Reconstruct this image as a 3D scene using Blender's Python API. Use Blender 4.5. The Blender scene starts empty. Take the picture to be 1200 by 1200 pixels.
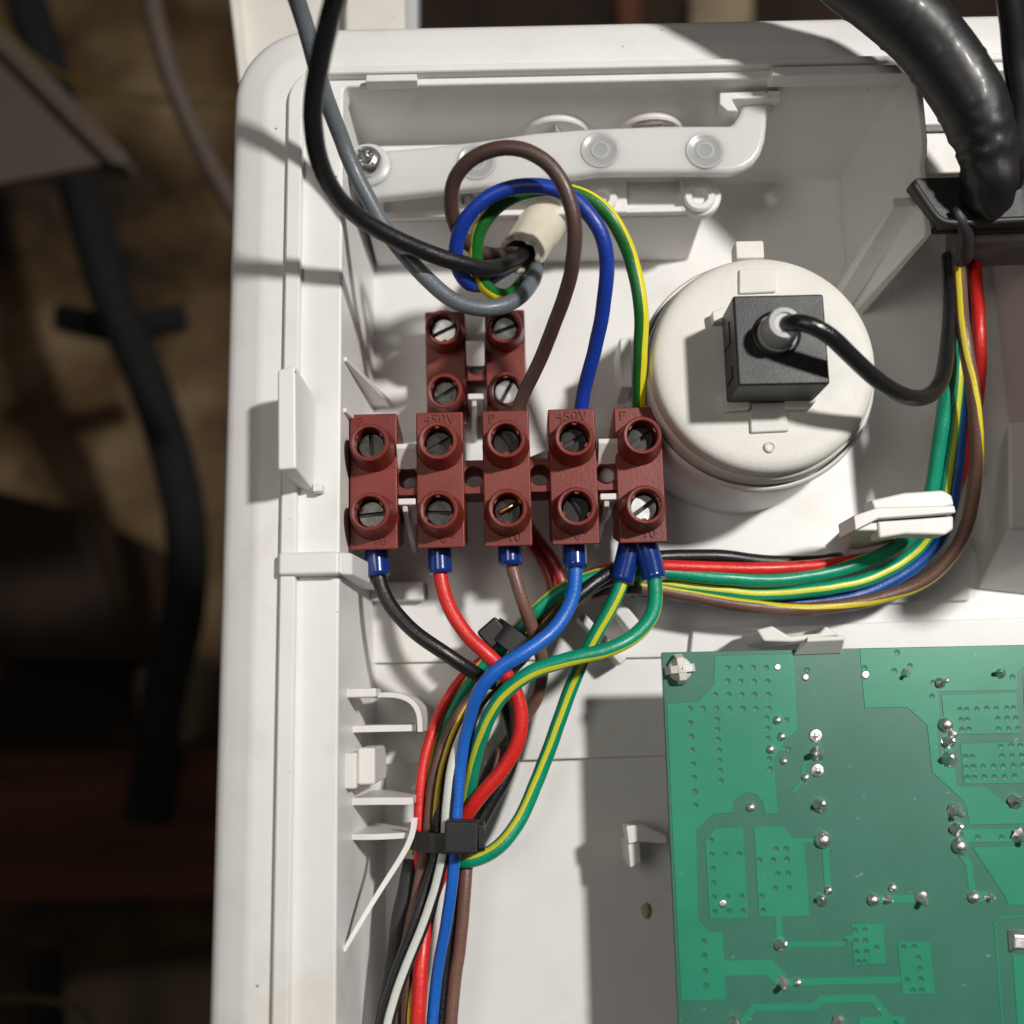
import bpy, bmesh, math, random
from math import sin, cos, tan, pi, radians, sqrt, atan2
from mathutils import Vector, Matrix, noise
random.seed(11)
SC = bpy.context.scene
COL = SC.collection
S = 0.001                                   # everything below is written in millimetres

# ------------------------------------------------------------------ camera
FPX, TILT, ROLL, CH = 1260.0, radians(10.3), radians(-1.2), 228.0
cam_d = bpy.data.cameras.new('camera'); cam = bpy.data.objects.new('camera', cam_d); COL.objects.link(cam)
cam_d.sensor_width = 36; cam_d.lens = 36 * FPX / 1200
cam_d.clip_start = 0.005; cam_d.clip_end = 20
CROT = Matrix.Rotation(TILT, 4, 'X') @ Matrix.Rotation(ROLL, 4, 'Z')
cam.matrix_world = Matrix.Translation((0, 0, CH * S)) @ CROT
cam_d.dof.use_dof = True; cam_d.dof.focus_distance = 0.204; cam_d.dof.aperture_fstop = 9.5
SC.camera = cam

# ------------------------------------------------------------------ light
SC.view_settings.view_transform = 'Standard'; SC.view_settings.look = 'None'
SC.view_settings.exposure = 0; SC.view_settings.gamma = 1
W = bpy.data.worlds.new('World'); SC.world = W; W.use_nodes = True
W.node_tree.nodes['Background'].inputs[0].default_value = (1.0, 0.95, 0.88, 1)
W.node_tree.nodes['Background'].inputs[1].default_value = 0.035
def lamp(name, kind, loc, energy, size, color, look=(0, 0, 0)):
    d = bpy.data.lights.new(name, kind); o = bpy.data.objects.new(name, d); COL.objects.link(o)
    d.energy = energy; d.color = color
    if kind == 'AREA':
        d.shape = 'DISK'; d.size = size * S
    else:
        d.shadow_soft_size = size * S
    o.location = Vector(loc) * S
    o.rotation_euler = (Vector(look) - Vector(loc)).to_track_quat('-Z', 'Y').to_euler()
    return o
lamp('work_lamp', 'POINT', (425, 245, 740), 28.8, 30, (1.0, 0.968, 0.925))
lamp('fill_lamp', 'AREA', (-160, 60, 520), 0.4, 160, (1.0, 0.93, 0.84), (0, 40, 0))  # added soft fill from above, not a lamp of the place

def P(px, py, z):
    """the point at height z (mm) seen at photograph pixel px, py"""
    d = CROT.to_3x3() @ Vector(((px - 600) / FPX, -(py - 600) / FPX, -1))
    k = (z - CH) / d.z
    return Vector((d.x * k, d.y * k, z))

# ------------------------------------------------------------------ materials
def new_mat(name):
    m = bpy.data.materials.new(name); m.use_nodes = True
    nt = m.node_tree; b = nt.nodes['Principled BSDF']
    return m, nt, b
def nd(nt, kind, **kw):
    n = nt.nodes.new(kind)
    for k, v in kw.items(): setattr(n, k, v)
    return n
def coords(nt, scale):
    tc = nd(nt, 'ShaderNodeTexCoord'); mp = nd(nt, 'ShaderNodeMapping')
    geo = nd(nt, 'ShaderNodeNewGeometry')
    nt.links.new(geo.outputs['Position'], mp.inputs['Vector'])
    mp.inputs['Scale'].default_value = (scale,) * 3 if not isinstance(scale, tuple) else scale
    return mp.outputs['Vector']
def noise_fac(nt, scale, detail=3, rough=.5):
    n = nd(nt, 'ShaderNodeTexNoise'); n.inputs['Scale'].default_value = 1
    n.inputs['Detail'].default_value = detail; n.inputs['Roughness'].default_value = rough
    nt.links.new(coords(nt, scale), n.inputs['Vector'])
    return n.outputs['Fac']
def ramp(nt, fac, stops):
    r = nd(nt, 'ShaderNodeValToRGB')
    e = r.color_ramp.elements
    e[0].position, e[0].color = stops[0][0], (*stops[0][1], 1)
    e[1].position, e[1].color = stops[-1][0], (*stops[-1][1], 1)
    for p, c in stops[1:-1]:
        x = e.new(p); x.color = (*c, 1)
    nt.links.new(fac, r.inputs['Fac'])
    return r.outputs['Color']
def mixc(nt, fac, a, b, mode='MIX'):
    m = nd(nt, 'ShaderNodeMix', data_type='RGBA', blend_type=mode)
    for sock, v in ((m.inputs[0], fac), (m.inputs[6], a), (m.inputs[7], b)):
        if hasattr(v, 'node'): nt.links.new(v, sock)
        elif isinstance(v, (int, float)): sock.default_value = v
        else: sock.default_value = (*v, 1)
    return m.outputs[2]
def bump(nt, b, fac, strength, dist=.0001):
    n = nd(nt, 'ShaderNodeBump'); n.inputs['Strength'].default_value = strength
    n.inputs['Distance'].default_value = dist
    nt.links.new(fac, n.inputs['Height']); nt.links.new(n.outputs['Normal'], b.inputs['Normal'])
def plastic(name, col, rough=.4, grain=1500, gs=.25, var=.06, specks=False, coat=0, sss=0, blotch=90, dirt=None):
    m, nt, b = new_mat(name)
    f = noise_fac(nt, blotch, 4, .6)
    lo = tuple(c * (1 - var) for c in col); hi = tuple(min(1, c * (1 + var)) for c in col)
    c = ramp(nt, f, [(.3, lo), (.7, hi)])
    if dirt:
        d = noise_fac(nt, 35, 6, .65)
        dm = ramp(nt, d, [(.56, (0, 0, 0)), (.75, (1, 1, 1))])
        c = mixc(nt, dm, c, dirt)
    if specks:
        v = nd(nt, 'ShaderNodeTexVoronoi'); v.inputs['Scale'].default_value = 1
        v.inputs['Randomness'].default_value = 1
        nt.links.new(coords(nt, 210), v.inputs['Vector'])
        s1 = ramp(nt, v.outputs['Distance'], [(.035, (1, 1, 1)), (.06, (0, 0, 0))])
        k = noise_fac(nt, 47, 2)
        s2 = ramp(nt, k, [(.52, (0, 0, 0)), (.58, (1, 1, 1))])
        sm = mixc(nt, 1.0, s1, s2, 'MULTIPLY')
        c = mixc(nt, sm, c, (.16, .13, .10))
    nt.links.new(c, b.inputs['Base Color'])
    b.inputs['Roughness'].default_value = rough
    r2 = nd(nt, 'ShaderNodeMapRange'); r2.inputs['To Min'].default_value = rough * .85; r2.inputs['To Max'].default_value = min(1, rough * 1.2)
    nt.links.new(noise_fac(nt, 260, 3), r2.inputs['Value']); nt.links.new(r2.outputs[0], b.inputs['Roughness'])
    b.inputs['Coat Weight'].default_value = coat; b.inputs['Coat Roughness'].default_value = .15
    if sss:
        b.inputs['Subsurface Weight'].default_value = sss
        b.inputs['Subsurface Radius'].default_value = (1, .9, .75)
        b.inputs['Subsurface Scale'].default_value = .003
    bump(nt, b, noise_fac(nt, grain, 2), gs, .00008)
    return m
def wire_mat(name, col, stripe=None, width=.16, rough=.33, coat=.15):
    """cable sheath; the stripe runs along the u = 0 line of the tube"""
    m, nt, b = new_mat(name)
    f = noise_fac(nt, 160, 3)
    c = ramp(nt, f, [(.3, tuple(x * .88 for x in col)), (.7, tuple(min(1, x * 1.08) for x in col))])
    if stripe:
        uv = nd(nt, 'ShaderNodeUVMap'); uv.uv_map = 'UVMap'
        sp = nd(nt, 'ShaderNodeSeparateXYZ'); nt.links.new(uv.outputs[0], sp.inputs[0])
        a = nd(nt, 'ShaderNodeMath', operation='SUBTRACT'); a.inputs[1].default_value = .5
        nt.links.new(sp.outputs[0], a.inputs[0])
        ab = nd(nt, 'ShaderNodeMath', operation='ABSOLUTE'); nt.links.new(a.outputs[0], ab.inputs[0])
        gt = nd(nt, 'ShaderNodeMath', operation='LESS_THAN'); gt.inputs[1].default_value = width
        nt.links.new(ab.outputs[0], gt.inputs[0])
        c = mixc(nt, gt.outputs[0], c, stripe)
    d = noise_fac(nt, 700, 4, .7)
    dm = ramp(nt, d, [(.66, (0, 0, 0)), (.78, (.35, .35, .35))])
    c = mixc(nt, dm, c, tuple(min(1, x * 1.5 + .03) for x in col))
    nt.links.new(c, b.inputs['Base Color'])
    b.inputs['Roughness'].default_value = rough
    b.inputs['Coat Weight'].default_value = coat; b.inputs['Coat Roughness'].default_value = .2
    bump(nt, b, noise_fac(nt, 1500, 4, .65), .6, .0002)
    return m
def metal(name, col, rough, gs=.3, scale=900):
    m, nt, b = new_mat(name)
    f = noise_fac(nt, 400, 4)
    nt.links.new(ramp(nt, f, [(.3, tuple(x * .6 for x in col)), (.7, col)]), b.inputs['Base Color'])
    b.inputs['Metallic'].default_value = 1; b.inputs['Roughness'].default_value = rough
    bump(nt, b, noise_fac(nt, scale, 3), gs, .0001)
    return m
WHITE = plastic('white_abs', (.775, .768, .755), .38, 1400, .14, .03, specks=True, dirt=(.68, .65, .57))
WHITE2 = plastic('white_clip_plastic', (.74, .72, .69), .42, 1400, .12, .03)
CREAM = plastic('cream_ceramic', (.72, .66, .53), .3, 900, .2, .05, coat=.3, dirt=(.5, .44, .33))
DIALW = plastic('ivory_nylon', (.72, .705, .66), .5, 1900, .55, .05)
RED = plastic('brick_red_thermoset', (.175, .020, .012), .46, 1700, .6, .18, dirt=(.22, .04, .027))
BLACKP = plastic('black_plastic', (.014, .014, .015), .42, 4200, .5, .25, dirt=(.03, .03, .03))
BLACKR = plastic('black_rubber', (.02, .02, .021), .5, 900, .6, .2, dirt=(.06, .058, .055))
BLACKS = plastic('black_sleeving', (.011, .011, .012), .44, 700, .45, .2, coat=.06)
GREYF = plastic('grey_foam', (.22, .21, .20), .85, 1700, 1.0, .25)
GREYP = plastic('grey_gland_plastic', (.50, .51, .52), .35, 900, .2, .06)
LIDB2 = plastic('shaded_nylon', (.58, .57, .53), .4)
HOLE_SHADE = plastic('hole_shade', (.20, .18, .16), .5)
FERR, nt, b = new_mat('blue_ferrule')
b.inputs['Base Color'].default_value = (.006, .032, .20, 1); b.inputs['Roughness'].default_value = .22
b.inputs['Coat Weight'].default_value = .4
bump(nt, b, noise_fac(nt, 600, 2), .3)
BAR, nt, b = new_mat('translucent_nylon')
b.inputs['Base Color'].default_value = (.80, .80, .77, 1); b.inputs['Roughness'].default_value = .28
b.inputs['Subsurface Weight'].default_value = .8; b.inputs['Subsurface Radius'].default_value = (1, .95, .85)
b.inputs['Subsurface Scale'].default_value = .004; b.inputs['Transmission Weight'].default_value = .22
bump(nt, b, noise_fac(nt, 300, 3), .3)
STEEL = metal('dull_steel', (.13, .127, .122), .27, .25, 700)
CHROME = metal('bright_zinc', (.95, .95, .95), .3, .4, 260)
SOLDER = metal('solder', (.97, .95, .92), .42, .6, 900)
COPPERW = metal('bare_copper', (.85, .42, .18), .35)
# circuit board
def board_mat(name, col, col2):
    m, nt, b = new_mat(name)
    f = noise_fac(nt, 60, 5, .6)
    c = ramp(nt, f, [(.3, col), (.7, col2)])
    st = ramp(nt, noise_fac(nt, 22, 5, .7), [(.55, (0, 0, 0)), (.72, (.2, .2, .2))]); c = mixc(nt, st, c, tuple(x * 1.35 + .02 for x in col))
    dt = ramp(nt, noise_fac(nt, 620, 2, .5), [(.735, (0, 0, 0)), (.76, (.35, .35, .35))]); c = mixc(nt, dt, c, (.35, .42, .38))
    nt.links.new(c, b.inputs['Base Color']); b.inputs['Roughness'].default_value = .36
    b.inputs['Coat Weight'].default_value = .25; b.inputs['Coat Roughness'].default_value = .25
    w = nd(nt, 'ShaderNodeTexWave'); w.inputs['Scale'].default_value = 1; w.inputs['Distortion'].default_value = 3
    nt.links.new(coords(nt, (900, 120, 1)), w.inputs['Vector'])
    ad = nd(nt, 'ShaderNodeMath', operation='ADD'); nt.links.new(w.outputs['Fac'], ad.inputs[0])
    nt.links.new(noise_fac(nt, 700, 3), ad.inputs[1])
    bump(nt, b, ad.outputs[0], .05)
    return m
FR4 = board_mat('green_board', (.035, .158, .110), (.047, .190, .136))
CU = board_mat('green_mask_copper', (.016, .235, .135), (.026, .285, .165))
VIA = plastic('via_green', (.014, .150, .092), .45)

# ------------------------------------------------------------------ mesh helpers
def loc_of(o):
    v = Vector((0, 0, 0))
    while o: v = v + o.location; o = o.parent
    return v / S
def link(name, verts, faces, mat, parent=None, origin=None, bevel=0, seg=2, smooth=True, angle=35, uvs=None, subs=0):
    base = loc_of(parent) if parent else Vector((0, 0, 0))
    org = Vector(origin) if origin is not None else base
    me = bpy.data.meshes.new(name)
    me.from_pydata([(Vector(v) - org) * S for v in verts], [], faces)
    if uvs:
        ul = me.uv_layers.new(name='UVMap')
        for i, uv in enumerate(uvs): ul.data[i].uv = uv
    me.validate(); me.update()
    bm = bmesh.new(); bm.from_mesh(me); bmesh.ops.recalc_face_normals(bm, faces=bm.faces); bm.to_mesh(me); bm.free()
    me.materials.append(mat)
    if smooth:
        for p in me.polygons: p.use_smooth = True
        if not bevel: me.set_sharp_from_angle(angle=radians(angle))
    o = bpy.data.objects.new(name, me); COL.objects.link(o)
    if parent: o.parent = parent
    o.location = (org - base) * S if parent else org * S
    if bevel:
        m = o.modifiers.new('bevel', 'BEVEL'); m.width = bevel * S; m.segments = seg
        m.limit_method = 'ANGLE'; m.angle_limit = radians(32); m.harden_normals = True
    if subs:
        m = o.modifiers.new('sub', 'SUBSURF'); m.levels = subs; m.render_levels = subs
    return o
class MB:
    def __init__(s): s.v = []; s.f = []; s.uv = []
    def add(s, vs, fs, M=None):
        n = len(s.v)
        s.v += [Vector(v) if M is None else M @ Vector(v) for v in vs]
        s.f += [tuple(i + n for i in f) for f in fs]
    def box(s, x0, x1, y0, y1, z0, z1, M=None):
        s.prism([(x0, y0), (x1, y0), (x1, y1), (x0, y1)], z0, z1, M=M)
    def prism(s, poly, z0, z1, top=None, M=None):
        n = len(poly); top = top or poly
        vs = [(p[0], p[1], z0) for p in poly] + [(p[0], p[1], z1) for p in top]
        fs = [tuple(range(n - 1, -1, -1)), tuple(range(n, 2 * n))]
        fs += [(i, (i + 1) % n, n + (i + 1) % n, n + i) for i in range(n)]
        s.add(vs, fs, M)
    def hull8(s, bottom, top, M=None):
        """bottom and top: four 3-D points each"""
        s.add(list(bottom) + list(top), [(3, 2, 1, 0), (4, 5, 6, 7), (0, 1, 5, 4), (1, 2, 6, 5), (2, 3, 7, 6), (3, 0, 4, 7)], M)
    def lathe(s, prof, n=32, M=None, wob=0):
        vs = []; fs = []; idx = []
        for r, z in prof:
            if r < 1e-6: idx.append([len(vs)]); vs.append((0, 0, z))
            else:
                idx.append(list(range(len(vs), len(vs) + n)))
                for i in range(n):
                    a = 2 * pi * i / n; k = 1 + (random.uniform(-wob, wob) if wob else 0)
                    vs.append((r * k * cos(a), r * k * sin(a), z + (random.uniform(-wob, wob) * r if wob else 0)))
        for A, B in zip(idx, idx[1:]):
            for i in range(n):
                j = (i + 1) % n
                if len(A) == 1 and len(B) == 1: continue
                if len(A) == 1: fs.append((A[0], B[i], B[j]))
                elif len(B) == 1: fs.append((A[i], A[j], B[0]))
                else: fs.append((A[i], A[j], B[j], B[i]))
        if len(idx[0]) > 1: fs.append(tuple(reversed(idx[0])))
        if len(idx[-1]) > 1: fs.append(tuple(idx[-1]))
        s.add(vs, fs, M)
    def plate_hole(s, cx, cy, hw, hh, r, z0, z1, M=None, n=32):
        vs = []
        for z in (z0, z1):
            for i in range(n):
                a = 2 * pi * (i + .5) / n; k = min(hw / max(1e-6, abs(cos(a))), hh / max(1e-6, abs(sin(a))))
                vs.append((cx + k * cos(a), cy + k * sin(a), z))
            for i in range(n):
                a = 2 * pi * (i + .5) / n; vs.append((cx + r * cos(a), cy + r * sin(a), z))
        fs = []
        for i in range(n):
            j = (i + 1) % n
            fs += [(i, j, n + j, n + i), (2 * n + i, 2 * n + j, 3 * n + j, 3 * n + i), (i, j, 2 * n + j, 2 * n + i), (n + i, n + j, 3 * n + j, 3 * n + i)]
        s.add(vs, fs, M)
    def build(s, name, mat, parent=None, **kw): return link(name, s.v, s.f, mat, parent, **kw)
def T(x, y, z=0): return Matrix.Translation((x, y, z))
def empty(name, loc):
    o = bpy.data.objects.new(name, None); COL.objects.link(o); o.location = Vector(loc) * S
    o.empty_display_size = .005
    return o
def tag(o, label=None, cat=None, group=None, kind=None):
    if label: o['label'] = label
    if cat: o['category'] = cat
    if group: o['group'] = group
    if kind: o['kind'] = kind
    return o
def spline(pts, step=1.2):
    """centripetal-like Catmull-Rom through points (any dimension), resampled"""
    p = [Vector(x) for x in pts]
    p = [p[0] * 2 - p[1]] + p + [p[-1] * 2 - p[-2]]
    out = []
    for i in range(1, len(p) - 2):
        a, b, c, d = p[i - 1], p[i], p[i + 1], p[i + 2]
        n = max(2, int((c - b).length / step))
        t0 = 0; t1 = t0 + max(1e-3, (b - a).length) ** .5; t2 = t1 + max(1e-3, (c - b).length) ** .5; t3 = t2 + max(1e-3, (d - c).length) ** .5
        for k in range(n):
            t = t1 + (t2 - t1) * k / n
            A1 = a * ((t1 - t) / (t1 - t0)) + b * ((t - t0) / (t1 - t0))
            A2 = b * ((t2 - t) / (t2 - t1)) + c * ((t - t1) / (t2 - t1))
            A3 = c * ((t3 - t) / (t3 - t2)) + d * ((t - t2) / (t3 - t2))
            B1 = A1 * ((t2 - t) / (t2 - t0)) + A2 * ((t - t0) / (t2 - t0))
            B2 = A2 * ((t3 - t) / (t3 - t1)) + A3 * ((t - t1) / (t3 - t1))
            out.append(B1 * ((t2 - t) / (t2 - t1)) + B2 * ((t - t1) / (t2 - t1)))
    out.append(p[-2])
    for _ in range(2):
        out = [out[0]] + [(out[i - 1] + out[i] * 2 + out[i + 1]) / 4 for i in range(1, len(out) - 1)] + [out[-1]]
    return out
def lin(tab, f):
    for (f0, v0), (f1, v1) in zip(tab, tab[1:]):
        if f <= f1: return v0 + (v1 - v0) * (f - f0) / (f1 - f0)
    return tab[-1][1]
def tube_data(path, rad, n=18, a0=0, a1=None, rough=0, squash=1):
    """path: world points; rad: number or function of t. u=.5 faces up turned by a0..a1 degrees"""
    vs, fs, uvs = [], [], []
    m = len(path); N = None; L = 0
    for i, p in enumerate(path):
        t = (path[min(i + 1, m - 1)] - path[max(i - 1, 0)]).normalized()
        up = Vector((0, 0, 1)) - t * t.z
        if up.length > .35 or N is None:
            c = up.normalized() if up.length > 1e-3 else Vector((0, 1, 0))
            N = c if N is None else (N - t * N.dot(t)).normalized().lerp(c, .5).normalized()
        else: N = (N - t * N.dot(t)).normalized()
        B = t.cross(N)
        f = i / (m - 1); ang = radians(lin(a0, f) if isinstance(a0, list) else a0 + ((a1 - a0) * f if a1 is not None else 0))
        r = rad(f) if callable(rad) else rad
        for k in range(n):
            a = 2 * pi * k / n + pi + ang
            d = N * cos(a) * squash + B * sin(a)
            rr = r * (1 + (rough * noise.noise((p + d * r) * .35) if rough else 0))
            vs.append(p + d * rr)
    for i in range(m - 1):
        v0, v1 = i * .1, i * .1 + .1
        for k in range(n):
            j = (k + 1) % n
            fs.append((i * n + k, i * n + j, (i + 1) * n + j, (i + 1) * n + k))
            u0, u1 = k / n, (k + 1) / n
            uvs += [(u0, v0), (u1, v0), (u1, v1), (u0, v1)]
    fs.append(tuple(range(n - 1, -1, -1))); uvs += [(0, 0)] * n
    fs.append(tuple(range((m - 1) * n, m * n))); uvs += [(0, 0)] * n
    return vs, fs, uvs
def link_uv(name, data, mat, parent=None, origin=None):
    """keeps the winding so that the uvs stay right"""
    vs, fs, uvs = data
    base = loc_of(parent) if parent else Vector((0, 0, 0))
    org = Vector(origin) if origin is not None else base
    me = bpy.data.meshes.new(name)
    me.from_pydata([(v - org) * S for v in vs], [], fs)
    ul = me.uv_layers.new(name='UVMap')
    ul.data.foreach_set('uv', [c for uv in uvs for c in uv])
    me.update()
    bm = bmesh.new(); bm.from_mesh(me); bmesh.ops.recalc_face_normals(bm, faces=bm.faces); bm.to_mesh(me); bm.free()
    me.materials.append(mat)
    for p in me.polygons: p.use_smooth = len(p.vertices) == 4
    o = bpy.data.objects.new(name, me); COL.objects.link(o)
    if parent: o.parent = parent
    o.location = (org - base) * S if parent else org * S
    return o
def wire(name, label, pts, r, mat, cat='wire', group=None, a0=0, a1=None, **kw):
    """pts: photograph pixel and height of points along the wire's centre"""
    path = spline([P(*p) for p in pts])
    sd = Vector((len(label) * 3.1, sum(map(ord, label)) % 97, 0))
    path = [p + noise.noise_vector(p * .09 + sd) * .28 + noise.noise_vector(p * .3 + sd) * .07 for p in path]
    o = link_uv(name, tube_data(path, r, a0=a0, a1=a1, **kw), mat, None, path[0])
    return tag(o, label, cat, group)
def Q(px, py, z):
    p = P(px, py, z); return (p.x, p.y)

# ================================================================== BACKGROUND
def bgmat(name, stops, scale, rough=.8, bs=.6, bd=.004):
    m, nt, b = new_mat(name)
    f = noise_fac(nt, scale, 5, .6)
    nt.links.new(ramp(nt, f, stops), b.inputs['Base Color']); b.inputs['Roughness'].default_value = rough
    bump(nt, b, f, bs, bd)
    return m
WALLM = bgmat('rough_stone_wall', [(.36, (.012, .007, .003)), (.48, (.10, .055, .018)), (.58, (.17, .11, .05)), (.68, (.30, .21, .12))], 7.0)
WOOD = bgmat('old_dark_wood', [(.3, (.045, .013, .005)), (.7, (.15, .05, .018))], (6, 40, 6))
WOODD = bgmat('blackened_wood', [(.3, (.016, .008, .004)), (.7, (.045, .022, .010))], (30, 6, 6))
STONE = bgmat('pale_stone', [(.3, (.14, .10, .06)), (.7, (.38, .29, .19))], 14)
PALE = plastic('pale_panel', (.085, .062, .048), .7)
PANELW = plastic('white_panel_paint', (.72, .69, .64), .45, specks=True)
BLK = plastic('background_black', (.006, .006, .007), .9)
YEL = plastic('background_yellow', (.10, .075, .006), .6)
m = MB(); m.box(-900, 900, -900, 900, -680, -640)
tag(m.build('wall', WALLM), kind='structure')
def bg_beam(label, px, z0, z1, mat, name='wooden_beam', cat='beam', group=None, bevel=4):
    m = MB(); m.prism([Q(a, b_, z1) for a, b_ in px], z0, z1)
    c = P(*px[0], z1)
    return tag(m.build(name, mat, origin=(c.x, c.y, z0), bevel=bevel), label, cat, group)
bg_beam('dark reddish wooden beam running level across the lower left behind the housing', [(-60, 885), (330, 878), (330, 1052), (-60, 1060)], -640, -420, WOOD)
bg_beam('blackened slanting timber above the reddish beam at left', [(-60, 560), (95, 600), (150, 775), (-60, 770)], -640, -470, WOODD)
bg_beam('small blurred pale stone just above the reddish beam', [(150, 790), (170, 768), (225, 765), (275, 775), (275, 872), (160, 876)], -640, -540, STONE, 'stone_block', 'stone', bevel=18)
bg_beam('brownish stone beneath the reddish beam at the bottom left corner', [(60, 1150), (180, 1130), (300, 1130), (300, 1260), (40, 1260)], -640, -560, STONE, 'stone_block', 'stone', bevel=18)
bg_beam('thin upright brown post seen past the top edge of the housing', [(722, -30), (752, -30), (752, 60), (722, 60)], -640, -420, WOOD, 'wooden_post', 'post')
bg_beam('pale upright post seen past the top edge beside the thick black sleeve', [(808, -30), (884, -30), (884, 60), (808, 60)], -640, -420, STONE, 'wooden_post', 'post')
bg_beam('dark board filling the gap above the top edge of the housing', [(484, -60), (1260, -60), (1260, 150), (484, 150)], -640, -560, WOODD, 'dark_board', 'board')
# loose cables in the dark
def bgwire(name, label, pts, r, mat, cat='cable'):
    return wire(name, label, pts, r, mat, cat)
bgwire('black_hose', 'thick black hose curving down the dark wall at left', [(20, -30, -380), (50, 60, -380), (75, 160, -380), (105, 260, -380), (135, 360, -390), (170, 440, -400), (200, 530, -400), (218, 620, -400), (215, 720, -400), (195, 800, -400), (180, 900, -405), (170, 960, -408)], 12.5, BLK, 'hose')
bgwire('black_pipe', 'short black pipe branching level across the dark wall', [(70, 372, -420), (140, 385, -420), (215, 372, -420)], 9, BLK, 'pipe')
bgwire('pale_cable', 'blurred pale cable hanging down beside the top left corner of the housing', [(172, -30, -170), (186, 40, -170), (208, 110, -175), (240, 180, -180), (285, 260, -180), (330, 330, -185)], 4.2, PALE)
bgwire('yellow_cable', 'thin yellow cord hanging across the dark wall at upper left', [(-20, -10, -300), (20, 50, -300), (70, 88, -300), (130, 106, -300), (200, 118, -300), (300, 120, -300)], 1.6, YEL, 'cord')
bgwire('yellow_cable', 'thin yellow cord curling in the bottom left corner', [(-20, 1172, -300), (40, 1170, -300), (90, 1182, -300), (130, 1230, -300)], 1.6, YEL, 'cord')
bgwire('black_pipe', 'black stub of pipe standing in the bottom left corner below the beam', [(50, 1115, -350), (52, 1160, -350), (54, 1240, -350)], 9, BLK, 'pipe')
# pale panel corner, upper left
pn = empty('panel_corner', P(0, 200, -210)); tag(pn, 'blurred pale panel with a raised edge poking in at the upper left', 'panel')
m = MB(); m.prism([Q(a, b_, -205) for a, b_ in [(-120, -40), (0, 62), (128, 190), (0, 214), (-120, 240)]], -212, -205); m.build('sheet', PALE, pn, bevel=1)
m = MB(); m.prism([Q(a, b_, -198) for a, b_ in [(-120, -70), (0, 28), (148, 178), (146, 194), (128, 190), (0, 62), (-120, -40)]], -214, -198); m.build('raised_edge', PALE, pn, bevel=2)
# white panel behind the top left corner of the housing
wp = empty('white_door_panel', P(275, 0, -20)); tag(wp, 'white panel standing behind the top left corner of the housing', 'panel')
m = MB(); m.prism([Q(a, b_, -22) for a, b_ in [(268, -60), (472, -60), (474, 130), (300, 150), (282, 100)]], -34, -22); m.build('sheet', PANELW, wp, bevel=.8)
m = MB(); m.prism([Q(a, b_, -18) for a, b_ in [(262, -60), (272, -60), (288, 100), (280, 100)]], -34, -18); m.build('edge_strip', PANELW, wp, bevel=.6)
m = MB(); m.prism([Q(a, b_, -17) for a, b_ in [(404, -60), (474, -60), (476, 120), (404, 120)]], -22.2, -17); m.build('raised_field', PANELW, wp, bevel=.8)
m = MB(); m.prism([Q(a, b_, -24) for a, b_ in [(473, -60), (489, -60), (489, 120), (475, 120)]], -34, -24); m.build('edge_strip', GREYP, wp, bevel=.6)

# ================================================================== HOUSING
XL, YT, XI, YI = -53.9, 136.0, -31.6, 121.6
H = empty('appliance_housing', (0, 0, 0))
tag(H, 'open white plastic appliance housing with moulded rim, walls and clips holding the wiring', 'housing')
def ring_grid(rings, xend, yend, n=14):
    vs, fs = [], []
    for dx, dy, z, r in rings:
        r = max(r, .5)
        cx, cy = XL + dx + r, YT - dy - r
        pts = [(XL + dx, yend)] + [(XL + dx, yend + (cy - yend) * k / 6) for k in range(1, 6)]
        for i in range(n + 1):
            a = pi - (pi / 2) * i / n
            pts.append((cx + r * cos(a), cy + r * sin(a)))
        pts += [(cx + (xend - cx) * k / 6, YT - dy) for k in range(1, 7)]
        vs += [(x, y, z) for x, y in pts]
    m = len(pts)
    for a in range(len(rings) - 1):
        for i in range(m - 1):
            fs.append((a * m + i, a * m + i + 1, (a + 1) * m + i + 1, (a + 1) * m + i))
    return vs, fs
rings = [(1, 1, -4, 15), (.3, .3, 26, 15.7), (0, 0, 29.6, 16), (.15, .15, 30.7, 15.9), (.6, .6, 31.7, 15.6), (1.4, 1.4, 32.5, 15), (2.4, 2.3, 33.0, 14.4), (4.5, 4.4, 33.7, 12.6),
         (6.3, 6.4, 34.25, 11.2), (6.9, 7.1, 34.45, 10.6), (8, 8, 34.5, 9.8), (11.4, 10.9, 34.5, 7.6), (11.7, 11.15, 34.7, 7.3), (11.8, 11.25, 35.5, 7.2), (12.1, 11.5, 35.75, 7.0),
         (14.3, 12.6, 35.75, 5.2), (14.6, 12.8, 35.5, 5), (14.7, 12.9, 33.9, 4.9), (15, 13.1, 33.7, 4.6), (21.8, 14.2, 33.7, 1.4), (22.15, 14.4, 33.5, 1.2), (22.3, 14.5, 33.1, 1.1)]
vs, fs = ring_grid(rings, 130, -110)
link('rim', vs, fs, WHITE, H, angle=28)
vs, fs = ring_grid([(22.32, 14.52, 33.1, 1.1), (22.9, 16.2, 20, 1.2), (23.8, 18.6, 3, 1.5), (24.1, 19.2, 0, 2.2), (25.0, 20.2, -1.8, 3), (26.5, 21.6, -2.85, 4)], 130, -110)
link('inner_wall', vs, fs, WHITE, H, angle=40)
m = MB(); m.box(-52, 170, -130, 131, -6, -2.8); m.build('floor', WHITE, H)
yA, yB = P(500, 776, 0).y, P(600, 891, -1.2).y
m = MB(); m.box(-52, 170, yA, 131, -2.9, -.15); m.build('floor_step', WHITE, H, bevel=.3)
m = MB(); m.prism([(-52, yB - .6), (170, yB + 1.6), (170, yA - .05), (-52, yA - .05)], -2.9, -1.2); m.build('floor_step', WHITE, H, bevel=.35)
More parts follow.
